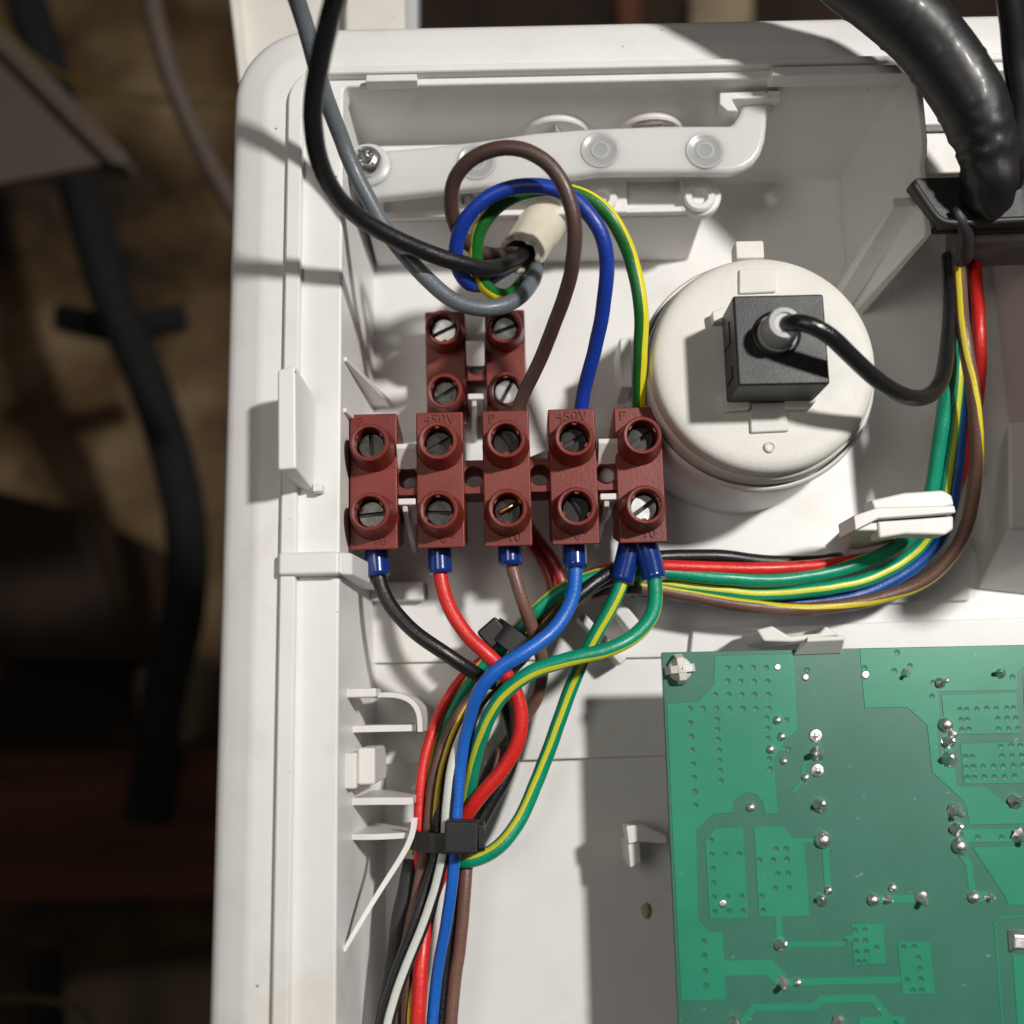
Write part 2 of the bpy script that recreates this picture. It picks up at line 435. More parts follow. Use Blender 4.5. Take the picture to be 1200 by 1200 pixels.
# steps in the floor
m = MB(); m.prism([Q(812, 737, 1.4), Q(1230, 722, 1.4), (150, -20), (32, -20)], -.1, 1.4); m.build('floor_step', WHITE, H, bevel=.35)
m = MB(); m.prism([Q(1042, 655, .9), Q(1136, 650, .9), Q(1136, 704, .9), Q(1042, 707, .9)], -.1, .9); m.build('floor_step', WHITE, H, bevel=.3)
m = MB(); m.prism([Q(425, 682, 3), Q(497, 681, 3), Q(497, 703, 3), Q(425, 704, 3)], -.1, 3); m.build('raised_pad', WHITE, H, bevel=.4)
# right wall of the corner pocket, with its rib
m = MB()
pw = [(121.5, 0), (121.5, 37.5), (105.5, 37.5), (103, 36.8), (101, 35.6), (87.0, 35.6), (84.3, 0)]
n_ = len(pw); m.add([(76.2 + .10 * z, y, z) for y, z in pw] + [(79.0 + .062 * z, y, z) for y, z in pw],
      [tuple(range(n_)), tuple(range(2 * n_ - 1, n_ - 1, -1))] + [(i, (i + 1) % n_, n_ + (i + 1) % n_, n_ + i) for i in range(n_)])
m.build('pocket_wall', WHITE, H, bevel=.4)
m = MB(); a = P(1034, 240, 33); c = P(1008, 243, 33)
m.hull8([(76.0, a.y - 9, 2), (71.5, a.y - 9, 2), (71.5, a.y - 6.5, 2), (76.0, a.y - 6.5, 2)], [(80, a.y - .5, 33), (75.2, a.y - .5, 33), (75.2, a.y + 1.5, 33), (80, a.y + 1.5, 33)])
m.build('wall_rib', WHITE, H, bevel=.3)
# cable entry shelf right of the pocket
m = MB(); m.box(81.6, 150, 112, 121.2, 8, 31.5); m.build('entry_shelf', WHITE, H, bevel=.5)
m = MB(); m.box(81.6, 150, 103, 111.8, 8, 29); m.build('entry_shelf', WHITE, H, bevel=.5)
m = MB(); m.box(52.5, 150, 120.2, 122.2, 32.5, 36.6); m.build('rim_strip', WHITE, H, bevel=.35)
m = MB(); q0 = P(405, 97, 35.5); q1 = P(489, 88, 35.5); m.box(q0.x + 4, q1.x, q0.y - .2, q1.y, 33.2, 36.1); m.build('rim_strip', WHITE, H, bevel=.3)
# strain relief base
zt = 18.0
Lx = -29.2; Rx = P(826, 230, 20).x; Fy = P(640, 251, 20).y; By = 117.5
m = MB(); m.prism([(Lx, Fy - 2.2), (Rx - .5, Fy - 2.2), (Rx, By), (Lx, By)], -.1, zt, top=[(Lx, Fy), (Rx, Fy), (Rx + 1.5, By), (Lx, By)]); m.build('clamp_base', WHITE, H, bevel=.5)
ys = [P(640, 213, 20).y, P(640, 243, 20).y]
for (xa, xb) in ((437, 450), (543, 556), (674, 735), (798, 822)):
    a = P(xa, 230, 20).x; b_ = P(xb, 230, 20).x
    m = MB(); m.box(a, b_, Fy + .1, ys[0] + 2, zt - .1, 20); m.build('clamp_pad', WHITE, H, bevel=.4)
m = MB(); m.box(Lx + .1, P(815, 230, 20).x, Fy + .05, ys[1] - .2, zt - .12, 19.8); m.build('clamp_lip', WHITE, H, bevel=.3)
m = MB(); m.box(Lx + .1, P(800, 230, 20).x, ys[0] + .2, By - 1, zt - .12, 19.9); m.build('clamp_lip', WHITE, H, bevel=.3)
for px, py in ((705, 231), (820, 230), (548, 233)):
    c = P(px, py, 21); m = MB()
    m.lathe([(3.3, zt - .2), (3.3, 20.8), (2.9, 21.3), (1.8, 21.3), (1.5, 20.9), (1.3, 19.2), (.01, 19.0)], 28, T(c.x, c.y)); m.build('screw_boss', WHITE, H)
c = P(821, 229, 20); m = MB(); m.lathe([(4.3, zt - .2), (4.3, 19.7), (4.0, 20.05), (0, 20.05)], 32, T(c.x, c.y)); m.build('clamp_pad', WHITE, H)
# knock-outs in the top wall
for px, z in ((652, 17.2), (762, 17.2)):
    c = P(px, 170, z); y = YT - 16.0 - (21 - z) * .14
    M = T(c.x, y + .6, z) @ Matrix.Rotation(pi / 2, 4, 'X')
    m = MB(); m.lathe([(7.2, -1), (7.2, .8), (6.9, 1.2), (6.3, 1.35), (0, 1.45)], 40, M); ko = m.build('knockout', WHITE if px < 700 else WHITE2, H)
c = P(650, 160, 17.5)
m = MB(); m.prism([(c.x - 2.0, 18), (c.x + 2.0, 18), (c.x, 23.4)], -119, -117.4, M=Matrix.Rotation(pi / 2, 4, 'X')); m.build('knockout_mark', GREYP, H)
c = P(762, 160, 17.5)
m = MB(); m.lathe([(4.6, 0), (4.6, .5), (3.6, .6), (3.4, .1), (0, 0)], 11, T(c.x, 118.7, 21.5) @ Matrix.Rotation(pi / 2, 4, 'X') @ Matrix.Scale(.45, 4, (0, 1, 0)), wob=.09); m.build('broken_hole_shade', HOLE_SHADE, H)  # flat dark disc painted as the shade inside the opening
# corner hook at the right end of the clamp bar
c = P(852, 120, 31); m = MB(); m.prism([Q(843, 108, 31), Q(915, 105, 31), Q(917, 114, 31), Q(858, 116, 31), Q(866, 130, 31), Q(852, 130, 31), Q(843, 122, 31)], 26, 31)
m.build('corner_hook', WHITE, H, bevel=.4)
m = MB(); a = P(918, 120, 26); m.prism([(a.x - 2, a.y - 3), (a.x + 1.5, a.y - 3), (a.x + 1.5, 119.5), (a.x - 2, 119.5)], -.1, 28, top=[(a.x - 1, a.y), (a.x + 1.2, a.y), (a.x + 1.2, 121), (a.x - 1, 121)]); m.build('wall_rib', WHITE, H, bevel=.3)
m = MB(); a = P(390, 118, 33); m.box(a.x - 1, a.x + 1.6, a.y - 3.4, a.y, 30, 34.4); m.build('stop_block', WHITE, H, bevel=.3)
m = MB(); a = P(388, 200, 33); m.box(a.x - 1.2, a.x + 1.5, a.y - 2, a.y + 1.5, 30, 34.6); m.build('stop_block', WHITE, H, bevel=.3)

# snap tab standing on the rim
za, zb = 46.5, 33.8
a = P(325, 433, za); b_ = P(346, 427, za); c = P(347, 549, za); d = P(325, 551, za)
yb0, yb1 = P(365, 467, zb).y, P(365, 578, zb).y
m = MB(); m.hull8([(a.x + .3, yb0, zb), (P(371, 500, zb).x, yb0 - .3, zb), (P(369, 560, zb).x, yb1, zb), (a.x + .3, yb1 + 1.5, zb)], [a, b_, c, d]); m.build('snap_tab', WHITE, H, bevel=.45)
m = MB(); x1 = P(371, 500, zb).x; m.box(x1 - .2, x1 + 1.6, yb1 - .2, yb1 + 1.4, zb - .2, zb + 2.4); m.build('snap_tab_foot', WHITE, H, bevel=.25)
# cross rib over the rim, with its ramp into the well
y0, y1 = P(340, 674, 36.6).y, P(340, 647, 36.6).y
m = MB(); m.box(-42.2, -31.2, y0, y1, 33.4, 36.7); m.build('cross_rib', WHITE, H, bevel=.6)
m = MB(); m.hull8([(-31.6, y0, 12), (-26, y0, 6), (-26, y1, 6), (-31.6, y1, 12)], [(-31.3, y0, 36.4), (-29.2, y0, 34), (-29.2, y1, 34), (-31.3, y1, 36.4)]); m.build('cross_rib_ramp', WHITE, H, bevel=.5)
# gusset fins on the left wall
for py in (415, 475):
    a = P(399, py, 32)
    m = MB(); m.hull8([(-31.5, a.y - 1.4, .1), (-26, a.y - 1.4, .1), (-26, a.y, .1), (-31.5, a.y, .1)], [(-31.6, a.y - 1.1, 31), (-31.0, a.y - 1.1, 31), (-31.0, a.y - .2, 31), (-31.6, a.y - .2, 31)]); m.build('gusset', WHITE, H, bevel=.2)
# ribs and hooks of the lower left wall
def vstrip(name, pts, w, z0, z1, dz=0):
    p = [Vector(Q(a, b_, z1)) for a, b_ in pts]; p = spline([(v.x, v.y, 0) for v in p], 1.0)
    L, R = [], []
    for i, v in enumerate(p):
        t = (p[min(i + 1, len(p) - 1)] - p[max(0, i - 1)]).normalized(); nrm = Vector((-t.y, t.x, 0)) * w / 2
        L.append((v.x + nrm.x, v.y + nrm.y)); R.append((v.x - nrm.x, v.y - nrm.y))
    vs, fs = [], []; n = len(p)
    for z in (z0, z1):
        vs += [(x, y, z) for x, y in L] + [(x, y, z) for x, y in R]
    for i in range(n - 1):
        fs += [(i, i + 1, 2 * n + i + 1, 2 * n + i), (n + i, n + i + 1, 3 * n + i + 1, 3 * n + i), (2 * n + i, 2 * n + i + 1, 3 * n + i + 1, 3 * n + i), (i, i + 1, n + i + 1, n + i)]
    fs += [(0, n, 3 * n, 2 * n), (n - 1, 2 * n - 1, 4 * n - 1, 3 * n - 1)]
    return link(name, vs, fs, WHITE2, H, bevel=.18)
vstrip('curved_rib', [(437, 815), (455, 814), (471, 816), (484, 823), (491, 836), (492, 858)], 1.0, .5, 22)
vstrip('straight_rib', [(398, 855), (440, 854), (488, 853)], 1.3, .5, 20)
vstrip('straight_rib', [(398, 940), (440, 939), (484, 939)], 1.4, .5, 20)
vstrip('straight_rib', [(398, 981), (440, 981), (480, 979)], 1.1, .5, 20)
m = MB(); a = P(399, 925, 27); c = P(418, 882, 27); m.box(-31.8, c.x, a.y, c.y, 8, 27); m.build('wall_block', WHITE2, H, bevel=.4)
m = MB(); a = P(419, 920, 25); c = P(440, 876, 25); m.box(a.x, c.x, a.y, c.y, 8, 25.5); m.build('wall_block', WHITE2, H, bevel=.5)
m = MB(); a = P(400, 818, 27); c = P(440, 806, 27); m.box(-31.8, c.x, a.y, c.y, 18, 26); m.build('wall_block', WHITE2, H, bevel=.4)
# wire hook at right
zc = 27
def pr(poly, z0, z1, name, mat=WHITE2, bev=.5, low=None, par=H):
    m = MB(); top = [Q(a, b_, z1) for a, b_ in poly]
    bot = [Q(a, b_, z0) for a, b_ in low] if low else top
    m.prism(bot, z0, z1, top=top); return m.build(name, mat, par, bevel=bev)
pr([(1020, 586), (1060, 577), (1105, 574), (1116, 580), (1119, 592), (1100, 596), (1026, 600)], 22.5, 27.5, 'wire_hook')
pr([(1000, 604), (1030, 594), (1119, 592), (1121, 601), (1085, 604), (1030, 608), (1002, 622)], 19, 29, 'wire_hook_web', bev=.35)
pr([(1028, 610), (1062, 608), (1118, 604), (1118, 620), (1108, 627), (1062, 626), (1030, 631)], 22.5, 27.5, 'wire_hook')
m = MB(); a = P(1030, 606, 27); c = P(1015, 615, 27)
m.hull8([P(965, 640, 1), P(988, 655, 1), P(1052, 640, 1), P(1040, 622, 1)], [P(1003, 604, 27), P(1003, 622, 27), P(1040, 622, 27), P(1040, 600, 27)]); m.build('wire_hook_post', WHITE2, H, bevel=.4)
# boss and column at the right edge
m = MB(); m.prism([Q(1146, 600, 2), Q(1240, 600, 2), Q(1240, 700, 2), Q(1150, 690, 2)], -.1, 24, top=[Q(1181, 492, 24), Q(1250, 490, 24), Q(1250, 618, 24), Q(1183, 620, 24)]); m.build('right_boss', WHITE2, H, bevel=.8)
m = MB(); c = P(1196, 612, 0); m.lathe([(13, -.1), (13, 5), (12.6, 8), (11.4, 10.5), (9, 12), (0, 12.4)], 40, T(c.x + 1, c.y)); m.build('round_foot', WHITE2, H)
m = MB(); c = P(1215, 400, 15); xw = P(1168, 400, 0).x; m.prism([(xw, 34), (xw + 8, 34), (xw + 8, 109), (xw, 109)], -.1, 62); m.build('partition', plastic('pink_reflection_plastic', (.58, .46, .45), .5), H, bevel=2)  # pink of the red wire's reflection is put into the plastic's colour
# small diagonal cable bracket under the wires
for (a, b_, c, d) in (((716, 712), (729, 703), (758, 738), (744, 748)), ((676, 724), (684, 717), (735, 772), (727, 780)), ((700, 724), (712, 715), (720, 724), (708, 733))):
    pr([a, b_, c, d], -.1, 7.5, 'cable_bracket', bev=.5)
# board clips
m = MB(); m.hull8([P(929, 768, 23.8), P(986, 766, 23.8), P(990, 750, 23.9), P(940, 752, 23.9)], [P(946, 752, 27.5), P(989, 750, 27.5), P(990, 745, 27.5), P(946, 746, 27.5)]); m.build('board_clip', WHITE2, H, bevel=.2)
pr([(886, 738), (905, 733), (925, 745), (960, 742), (968, 733), (985, 745), (930, 753), (895, 752)], 4, 19, 'board_clip_post', bev=.5)
pr([(733, 968), (752, 966), (782, 980), (783, 989), (748, 987), (736, 990)], 7, 14, 'board_clip', bev=.4)
pr([(735, 988), (750, 986), (752, 1012), (738, 1018)], 0, 13, 'board_clip_post', bev=.4)

# ================================================================== TERMINAL BLOCKS
def text_mesh(txt, size, depth):
    cu = bpy.data.curves.new('t', 'FONT'); cu.body = txt; cu.size = size; cu.extrude = depth; cu.align_x = 'CENTER'; cu.align_y = 'CENTER'
    cu.space_character = 1.05; cu.offset = 0.0; cu.resolution_u = 3
    o = bpy.data.objects.new('t', cu); COL.objects.link(o)
    dg = bpy.context.evaluated_depsgraph_get(); me = o.evaluated_get(dg).to_mesh()
    vs = [v.co.copy() for v in me.vertices]; fs = [tuple(p.vertices) for p in me.polygons]
    o.evaluated_get(dg).to_mesh_clear(); bpy.data.objects.remove(o); bpy.data.curves.remove(cu)
    return vs, fs
def screw(parent, M, ang, z, r, bright=False):
    m = MB(); hw = .42; n = 12
    for sgn in (1, -1):
        a0 = math.asin(hw / r)
        poly = [(r * cos(a0 + (pi - 2 * a0) * i / n), sgn * r * sin(a0 + (pi - 2 * a0) * i / n)) for i in range(n + 1)]
        if sgn < 0: poly.reverse()
        m.prism(poly, z - 1.2, z, top=[(x * .93, y * .93 + sgn * .03) for x, y in poly], M=M @ Matrix.Rotation(ang, 4, 'Z'))
    c_ = MB(); c_.lathe([(r * .98, z - 2), (r * .98, z - .9), (0, z - .88)], 20, M); c_.build('slot_shade', BLACKP, parent)  # black disc added under the slot to stand for its shade
    return m.build('terminal_screw', CHROME if bright else STEEL, parent, angle=30)
def block(root, M, n, pitch, bw, bl, zb, zt, ch, csep, texts, angs, bright, cofs=0, fl=(4.6, 4.25, 3.95), wofs=0):
    """M places the block; x along the poles, y along the wires"""
    for i in range(n):
        cx = (i - (n - 1) / 2) * pitch
        m = MB(); hx, hy = bw / 2, bl / 2
        m.prism([(cx - hx, -hy + 2.8), (cx + hx, -hy + 2.8), (cx + hx, hy - 2.0), (cx - hx, hy - 2.0)], zb, zt,
                top=[(cx - hx, -hy), (cx + hx, -hy), (cx + hx, hy), (cx - hx, hy)], M=M)
        pole = m.build('pole_body', RED, root, bevel=.32)
        for k, sy in enumerate((1, -1)):
            Mc = M @ T(cx, sy * csep / 2 + cofs, 0)
            m = MB()
            m.lathe([(fl[0], zt - .3), (fl[0] * .96, zt + .1), (fl[1], zt + ch * .25), (fl[2], zt + ch * .6), (3.72, zt + ch - .5), (3.6, zt + ch - .14), (3.4, zt + ch), (3.1, zt + ch), (2.9, zt + ch - .12), (2.82, zt + ch - .5), (2.8, zt + .4), (0, zt + .35)], 44, Mc)
            # three small lugs inside the mouth
            for t in range(3):
                a = t * 2.1 + .6 + i
                m.box(2.5, 2.95, -.4, .4, zt + ch - 1.6, zt + ch - .5, M=Mc @ Matrix.Rotation(a, 4, 'Z'))
            m.build('screw_collar', RED, root)
            q = i * 2 + k
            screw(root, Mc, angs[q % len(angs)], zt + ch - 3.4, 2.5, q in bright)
        for s, (tx, ty, size) in texts[i]:
            v, f = text_mesh(s, size, .2); m = MB(); m.add(v, f, M @ T(cx + tx, ty, zt + .1)); m.build('embossed_lettering', RED, root, smooth=False)
    for i in range(n - 1):
        cx = (i - (n - 2) / 2) * pitch; hw = (pitch - bw) / 2 + .5
        m = MB(); m.plate_hole(cx, cofs + wofs, hw, 3.3, 2.05, zb + 2, zt - 1.4, M=M)
        m.build('web', RED, root, bevel=.15)
    return root
ca, cb = P(437.5, 563, 27), P(750.5, 555, 27)
pit = (cb - ca).length / 4; ang = atan2(cb.y - ca.y, cb.x - ca.x); mid = (ca + cb) / 2
B1 = empty('terminal_block', (mid.x, mid.y, 14))
tag(B1, 'long brick red terminal block with five poles, wired on its lower side through blue sleeves', 'terminal block')
M1 = T(mid.x, mid.y) @ Matrix.Rotation(ang, 4, 'Z')
Rr = radians
sm = 2.2
tx1 = [[('P', (-2.6, 11.6, 2.7)), ('10', (1.2, -11.6, 2.6))], [('450V', (.1, 11.75, 2.8)), ('6', (.6, -11.6, 2.4)), ('o', (2.3, -10.9, 1.5))],
       [('P', (-2.6, 11.6, 2.7)), ('10', (1.2, -11.6, 2.6))], [('450V', (.1, 11.75, 2.8)), ('6', (.4, -11.6, 2.4)), ('o', (2.0, -10.9, 1.5))], [('P', (-2.8, 11.6, 2.7)), ('10', (1.2, -11.6, 2.6))]]
block(B1, M1, 5, pit, 9.1, 26.7, 14, 26.6, 6.2, 13.2, tx1, [Rr(92), Rr(5), Rr(30), Rr(-3), Rr(-55), Rr(40), Rr(28), Rr(-60), Rr(38), Rr(35)], {9}, cofs=-.5, wofs=1.1)
# copper strand over the screw of the middle pole
c = M1 @ Vector((0, -6.0, 0))
st = spline([(c.x - 1.6, c.y - 1.3, 29.6), (c.x - .4, c.y - .9, 30.2), (c.x + .7, c.y - .2, 30.1), (c.x + 2.2, c.y + .5, 29.3)], .4)
link_uv('copper_strand', tube_data(st, .45, 8), COPPERW, B1)

cm = P(557, 424, 12)
pit2 = (P(592.5, 388, 17) - P(520, 388, 17)).length
B2 = empty('terminal_block', (cm.x, cm.y, 2))
tag(B2, 'small brick red terminal block with two poles, just below the grey cable', 'terminal block')
M2 = T(cm.x, cm.y + 1.0, 0) @ Matrix.Rotation(radians(7), 4, 'X') @ Matrix.Rotation(ang, 4, 'Z')
block(B2, M2, 2, pit2, 8.5, 24.5, 0, 8.5, 7.8, 13.2, [[], []], [Rr(25), Rr(30), Rr(20), Rr(60)], {0, 2, 3}, cofs=.4, fl=(4.2, 4.0, 3.8), wofs=.3)

# white snap posts gripping the webs
def snap(px0, px1, pyt, pyb, py2, zt_, H_=H):
    a = P(px0, pyt, zt_); b_ = P(px1, pyt, zt_)
    lo = P(px0, pyb, zt_ - 3)
    m = MB(); m.hull8([(a.x, lo.y, zt_ - 3), (b_.x, lo.y, zt_ - 3), (b_.x, a.y, zt_ - 3), (a.x, a.y, zt_ - 3)],
                      [(a.x, a.y - .9, zt_), (b_.x, b_.y - .9, zt_), (b_.x, a.y, zt_), (a.x, a.y, zt_)])
    m.box(a.x + .2, b_.x - .2, a.y - 1.1, a.y - .05, .2, zt_ - .3)
    m.build('snap_post', WHITE2, H_, bevel=.2)
    c = P(px0 + 2, py2, zt_ - 2)
    m = MB(); m.box(c.x, c.x + (b_.x - a.x) - .4, c.y - 1.3, c.y, .2, zt_ - 2); m.build('snap_post', WHITE2, H_, bevel=.3)
    w_ = b_.x - a.x
    m = MB(); m.hull8([(c.x + .3, c.y - 7, .2), (c.x + 1.3, c.y - 7, .2), (c.x + 1.3, c.y - 1.2, .2), (c.x + .3, c.y - 1.2, .2)], [(c.x + .8, c.y - 2.4, zt_ - 3.2), (c.x + 1.8, c.y - 2.4, zt_ - 3.2), (c.x + 1.8, c.y - 1.2, zt_ - 2.6), (c.x + .8, c.y - 1.2, zt_ - 2.6)]); m.build('snap_fin', WHITE2, H_, bevel=.2)
snap(464, 488, 520, 551, 584, 28)
snap(701, 725, 514, 545, 578, 28)
snap(546, 567, 399, 430, 461, 16)
m = MB(); c = P(712, 557, 20); m.lathe([(1.85, .2), (1.85, 20.5), (1.5, 21), (0, 21)], 24, T(c.x, c.y)); m.build('locating_pin', WHITE2, H)
pr([(616, 537), (640, 527), (648, 540), (616, 546)], 10, 18, 'support_block', bev=.4)

# ================================================================== STRAIN RELIEF BAR
zb_, zt_ = 25.3, 28.5
BR = empty('clamp_bar', P(430, 200, zb_)); tag(BR, 'translucent milky plastic cable clamp bar across the top of the housing', 'clamp')
poly = [(418, 188), (440, 176), (500, 171), (560, 164), (630, 154), (700, 149), (780, 146), (858, 146), (867, 133), (870, 123), (874, 112), (884, 105), (914, 104), (913, 121), (900, 128), (899, 145), (897, 163), (892, 178), (884, 189), (872, 197), (858, 201), (780, 201), (700, 202), (640, 210), (560, 219), (500, 225), (440, 232), (424, 228), (414, 210)]
m = MB(); m.prism([Q(a, b_, zt_) for a, b_ in poly], zb_, zt_); m.build('bar', BAR, BR, bevel=1.3, seg=4)
for px, py in ((703, 176), (826, 177), (558, 190)):
    c = P(px, py, zt_); m = MB()
    m.lathe([(3.95, zt_ - .2), (3.88, zt_ + .1), (3.72, zt_ + .3), (3.5, zt_ + .3), (3.15, zt_ + .07), (1.95, zt_ + .04), (1.75, zt_ + .26), (1.45, zt_ + .26), (1.3, zt_ + .03), (0, zt_ + .02)], 36, T(c.x, c.y)); m.build('raised_ring', BAR, BR)
c = P(431, 192, zt_ + 1); m = MB()
m.lathe([(4.6, zt_ - 3), (4.5, zt_ + .8), (3.9, zt_ + 1.2), (0, zt_ + 1.2)], 32, T(c.x, c.y)); m.build('screw_seat', BAR, BR)
m = MB(); m.lathe([(3.0, zt_ + 1.2), (3.05, zt_ + 2), (2.8, zt_ + 2.9), (2.2, zt_ + 3.5), (1.5, zt_ + 3.75), (1.3, zt_ + 3.3), (.8, zt_ + 2.6), (0, zt_ + 2.5)], 32, T(c.x, c.y))
for k in range(4):
    m.box(.7, 2.1, .28, .75, zt_ + 3.1, zt_ + 3.72, M=T(c.x, c.y) @ Matrix.Rotation(k * pi / 2 + .5, 4, 'Z'))
sc = m.build('screw_head', CHROME, BR)

# ================================================================== CERAMIC SLEEVE
a = P(662, 224, 4); b_ = P(609, 300, 26)
ax = (b_ - a); Ls = ax.length; Mq = T(*a) @ ax.to_track_quat('Z', 'Y').to_matrix().to_4x4()
m = MB(); n = 44; prof = [(4.9, -3), (4.9, 0), (4.9, Ls * .55), (4.88, Ls * .66), (4.55, Ls * .70), (4.5, Ls * .9), (4.35, Ls - .3), (3.9, Ls), (3.3, Ls - .1), (3.1, Ls - .8), (3.0, Ls * .6), (0, Ls * .6)]
vs, fs, idx = [], [], []
for r, z in prof:
    idx.append(len(vs))
    for i in range(n):
        t = 2 * pi * i / n; zz = z; rr = r
        if z > Ls * .8:
            w = noise.noise(Vector((cos(t) * 2.3, sin(t) * 2.3, 3))); zz += w * 1.3; rr *= 1 + .07 * noise.noise(Vector((cos(t) * 4, sin(t) * 4, z)))
        vs.append((rr * cos(t), rr * sin(t), zz))
for A, B in zip(idx, idx[1:]):
    for i in range(n): fs.append((A + i, A + (i + 1) % n, B + (i + 1) % n, B + i))
m.add(vs, fs, Mq)
tag(m.build('ceramic_sleeve', CREAM, origin=a, angle=50), 'cream tubular sleeve with a ragged mouth where the supply cores come out', 'sleeve')

# ================================================================== PRESSURE DIAL
dc = P(896, 424, 33)
D = empty('round_cap', (dc.x, dc.y, 0)); tag(D, 'round ivory plastic cap seated in a white cup, carrying the black plug', 'cap')
Md = T(dc.x, dc.y)
m = MB(); m.lathe([(23.2, -.05), (23.1, 4), (22.9, 9), (22.9, 10.5), (23.1, 19), (23.4, 24.2), (23.3, 25.1), (22.9, 25.5), (22.6, 25.4), (22.4, 24.8), (22.3, 20), (0, 20)], 96, Md); m.build('cup', WHITE, D, angle=50)
m = MB(); m.lathe([(21.3, 20), (21.9, 21), (22.2, 24), (22.1, 26), (22.05, 28.2), (21.8, 28.9), (21.4, 29.1), (21.4, 30.6), (21.2, 31.6), (20.8, 32.4), (20.2, 32.85), (19.3, 33.1), (18.2, 33.17), (0, 33.2)], 96, Md); m.build('disc', DIALW, D, angle=45)
m = MB(); p0 = P(861, 283, 29); p1 = P(895, 292, 29); m.box(p0.x, p1.x, p1.y - 2, p0.y, 25, 29.4); m.build('rim_lug', DIALW, D, bevel=.4)
for poly_, z in (([(866, 315), (909, 313), (910, 342), (866, 344)], 33.8), ([(878, 470), (922, 470), (925, 505), (880, 507)], 33.9)):
    m = MB(); m.prism([Q(x, y, z) for x, y in poly_], 32.9, z); m.build('keyed_pad', DIALW, D, bevel=.35)
pr([(848, 458), (880, 456), (880, 478), (850, 480)], 32.9, 35.5, 'bayonet_foot', DIALW, .35, par=D)
pr([(920, 457), (953, 457), (958, 468), (950, 478), (920, 478)], 32.9, 35.5, 'bayonet_foot', DIALW, .35, par=D)
pr([(834, 365), (850, 358), (852, 376), (836, 378)], 32.9, 35.5, 'bayonet_foot', DIALW, .35, par=D)
m = MB(); c = P(902, 524, 33.2); m.lathe([(1.1, 33.1), (1.1, 33.6), (.8, 33.75), (.5, 33.5), (0, 33.5)], 16, T(c.x, c.y)); m.build('gate_mark', DIALW, D)
# bracket at the left of the cup
m = MB(); c = P(733, 425, 18); m.box(c.x - 1.2, c.x + 1.2, c.y - 5.5, c.y + 5, 6, 19); m.build('cup_lug', WHITE, D, bevel=.5)
# black plug
zq = 46.0
c0, c1 = P(865, 452, zq), P(965, 344, zq)
PL = empty('black_plug', ((c0.x + c1.x) / 2, (c0.y + c1.y) / 2, 33.2)); tag(PL, 'square black plug sitting on the round ivory cap', 'plug')
m = MB(); m.box(c0.x, c1.x, c0.y, c1.y, 35.2, zq); m.build('plug_body', BLACKP, PL, bevel=.45)
m = MB(); m.box(c0.x + 2.2, c1.x - 2.2, c0.y + 1.2, c1.y - 1.2, 33.1, 35.3); m.build('plug_base', BLACKP, PL, bevel=.3)
m = MB()
for (ya, yb) in ((.16, .30), (.55, .8)):
    h = c1.y - c0.y; m.box(c0.x - .25, c0.x + .2, c0.y + h * ya, c0.y + h * yb, 37, 42)
m.build('side_key', BLACKP, PL, bevel=.1)
g = P(910, 392, zq)
m = MB(); m.lathe([(4.3, zq - .1), (4.3, zq + .35), (4.0, zq + .5), (3.8, zq + .2), (3.75, zq + .05)], 40, T(g.x, g.y)); m.build('socket_ring', BLACKP, PL)
m = MB(); m.lathe([(3.5, zq - .1), (3.5, zq + 1.0), (3.25, zq + 1.2), (3.0, zq + 5.5), (2.7, zq + 6.1), (1.9, zq + 6.2), (1.7, zq + 5.8), (0, zq + 5.8)], 40, T(g.x, g.y)); m.build('cable_gland', GREYP, PL)
gt = Vector((g.x, g.y, zq + 5.5))

# ================================================================== GROMMET AND SLEEVED LOOM
G = empty('rubber_grommet', P(1135, 250, 30)); tag(G, 'black rubber grommet plate filling the cable notch at the right of the housing', 'grommet')
m = MB(); gp = [(1066, 216), (1074, 208), (1215, 203), (1245, 203), (1245, 258), (1104, 264)]
m.prism([Q(a, b_, 38.5) for a, b_ in gp], 35.8, 38.5); m.build('plate', BLACKR, G, bevel=.45)
gi = [(1078, 219), (1082, 213), (1240, 208), (1240, 252), (1108, 257)]
m = MB()
pts_o = [P(a, b_, 36) for a, b_ in gp]; pts_i = [P(a, b_, 36) for a, b_ in gi]
path = spline([P(1070, 215, 38.8), P(1084, 236, 38.8), P(1104, 260, 38.8), P(1124, 261, 38.8), P(1180, 258.5, 38.8), P(1240, 256, 38.8)], .8)
link_uv('raised_lip', tube_data(path, .75, 8), BLACKR, G)
m = MB(); m.prism([Q(a, b_, 35.6) for a, b_ in [(1092, 272), (1240, 268), (1240, 230), (1110, 235)]], 33.6, 35.7); m.build('neck', BLACKR, G, bevel=.8)
m = MB(); m.prism([Q(a, b_, 33.5) for a, b_ in [(1138, 283), (1250, 279), (1250, 240), (1138, 240)]], 20, 33.5); m.build('foam_pad', GREYF, G, bevel=1)
path = spline([P(1119, 244, 39.4), P(1126, 256, 39.4), P(1132, 272, 37), P(1131, 288, 33), P(1130, 300, 29)], .8)
link_uv('locking_tongue', tube_data(path, lambda t: 1.0 + 1.6 * t, 10, squash=.7), BLACKR, G)
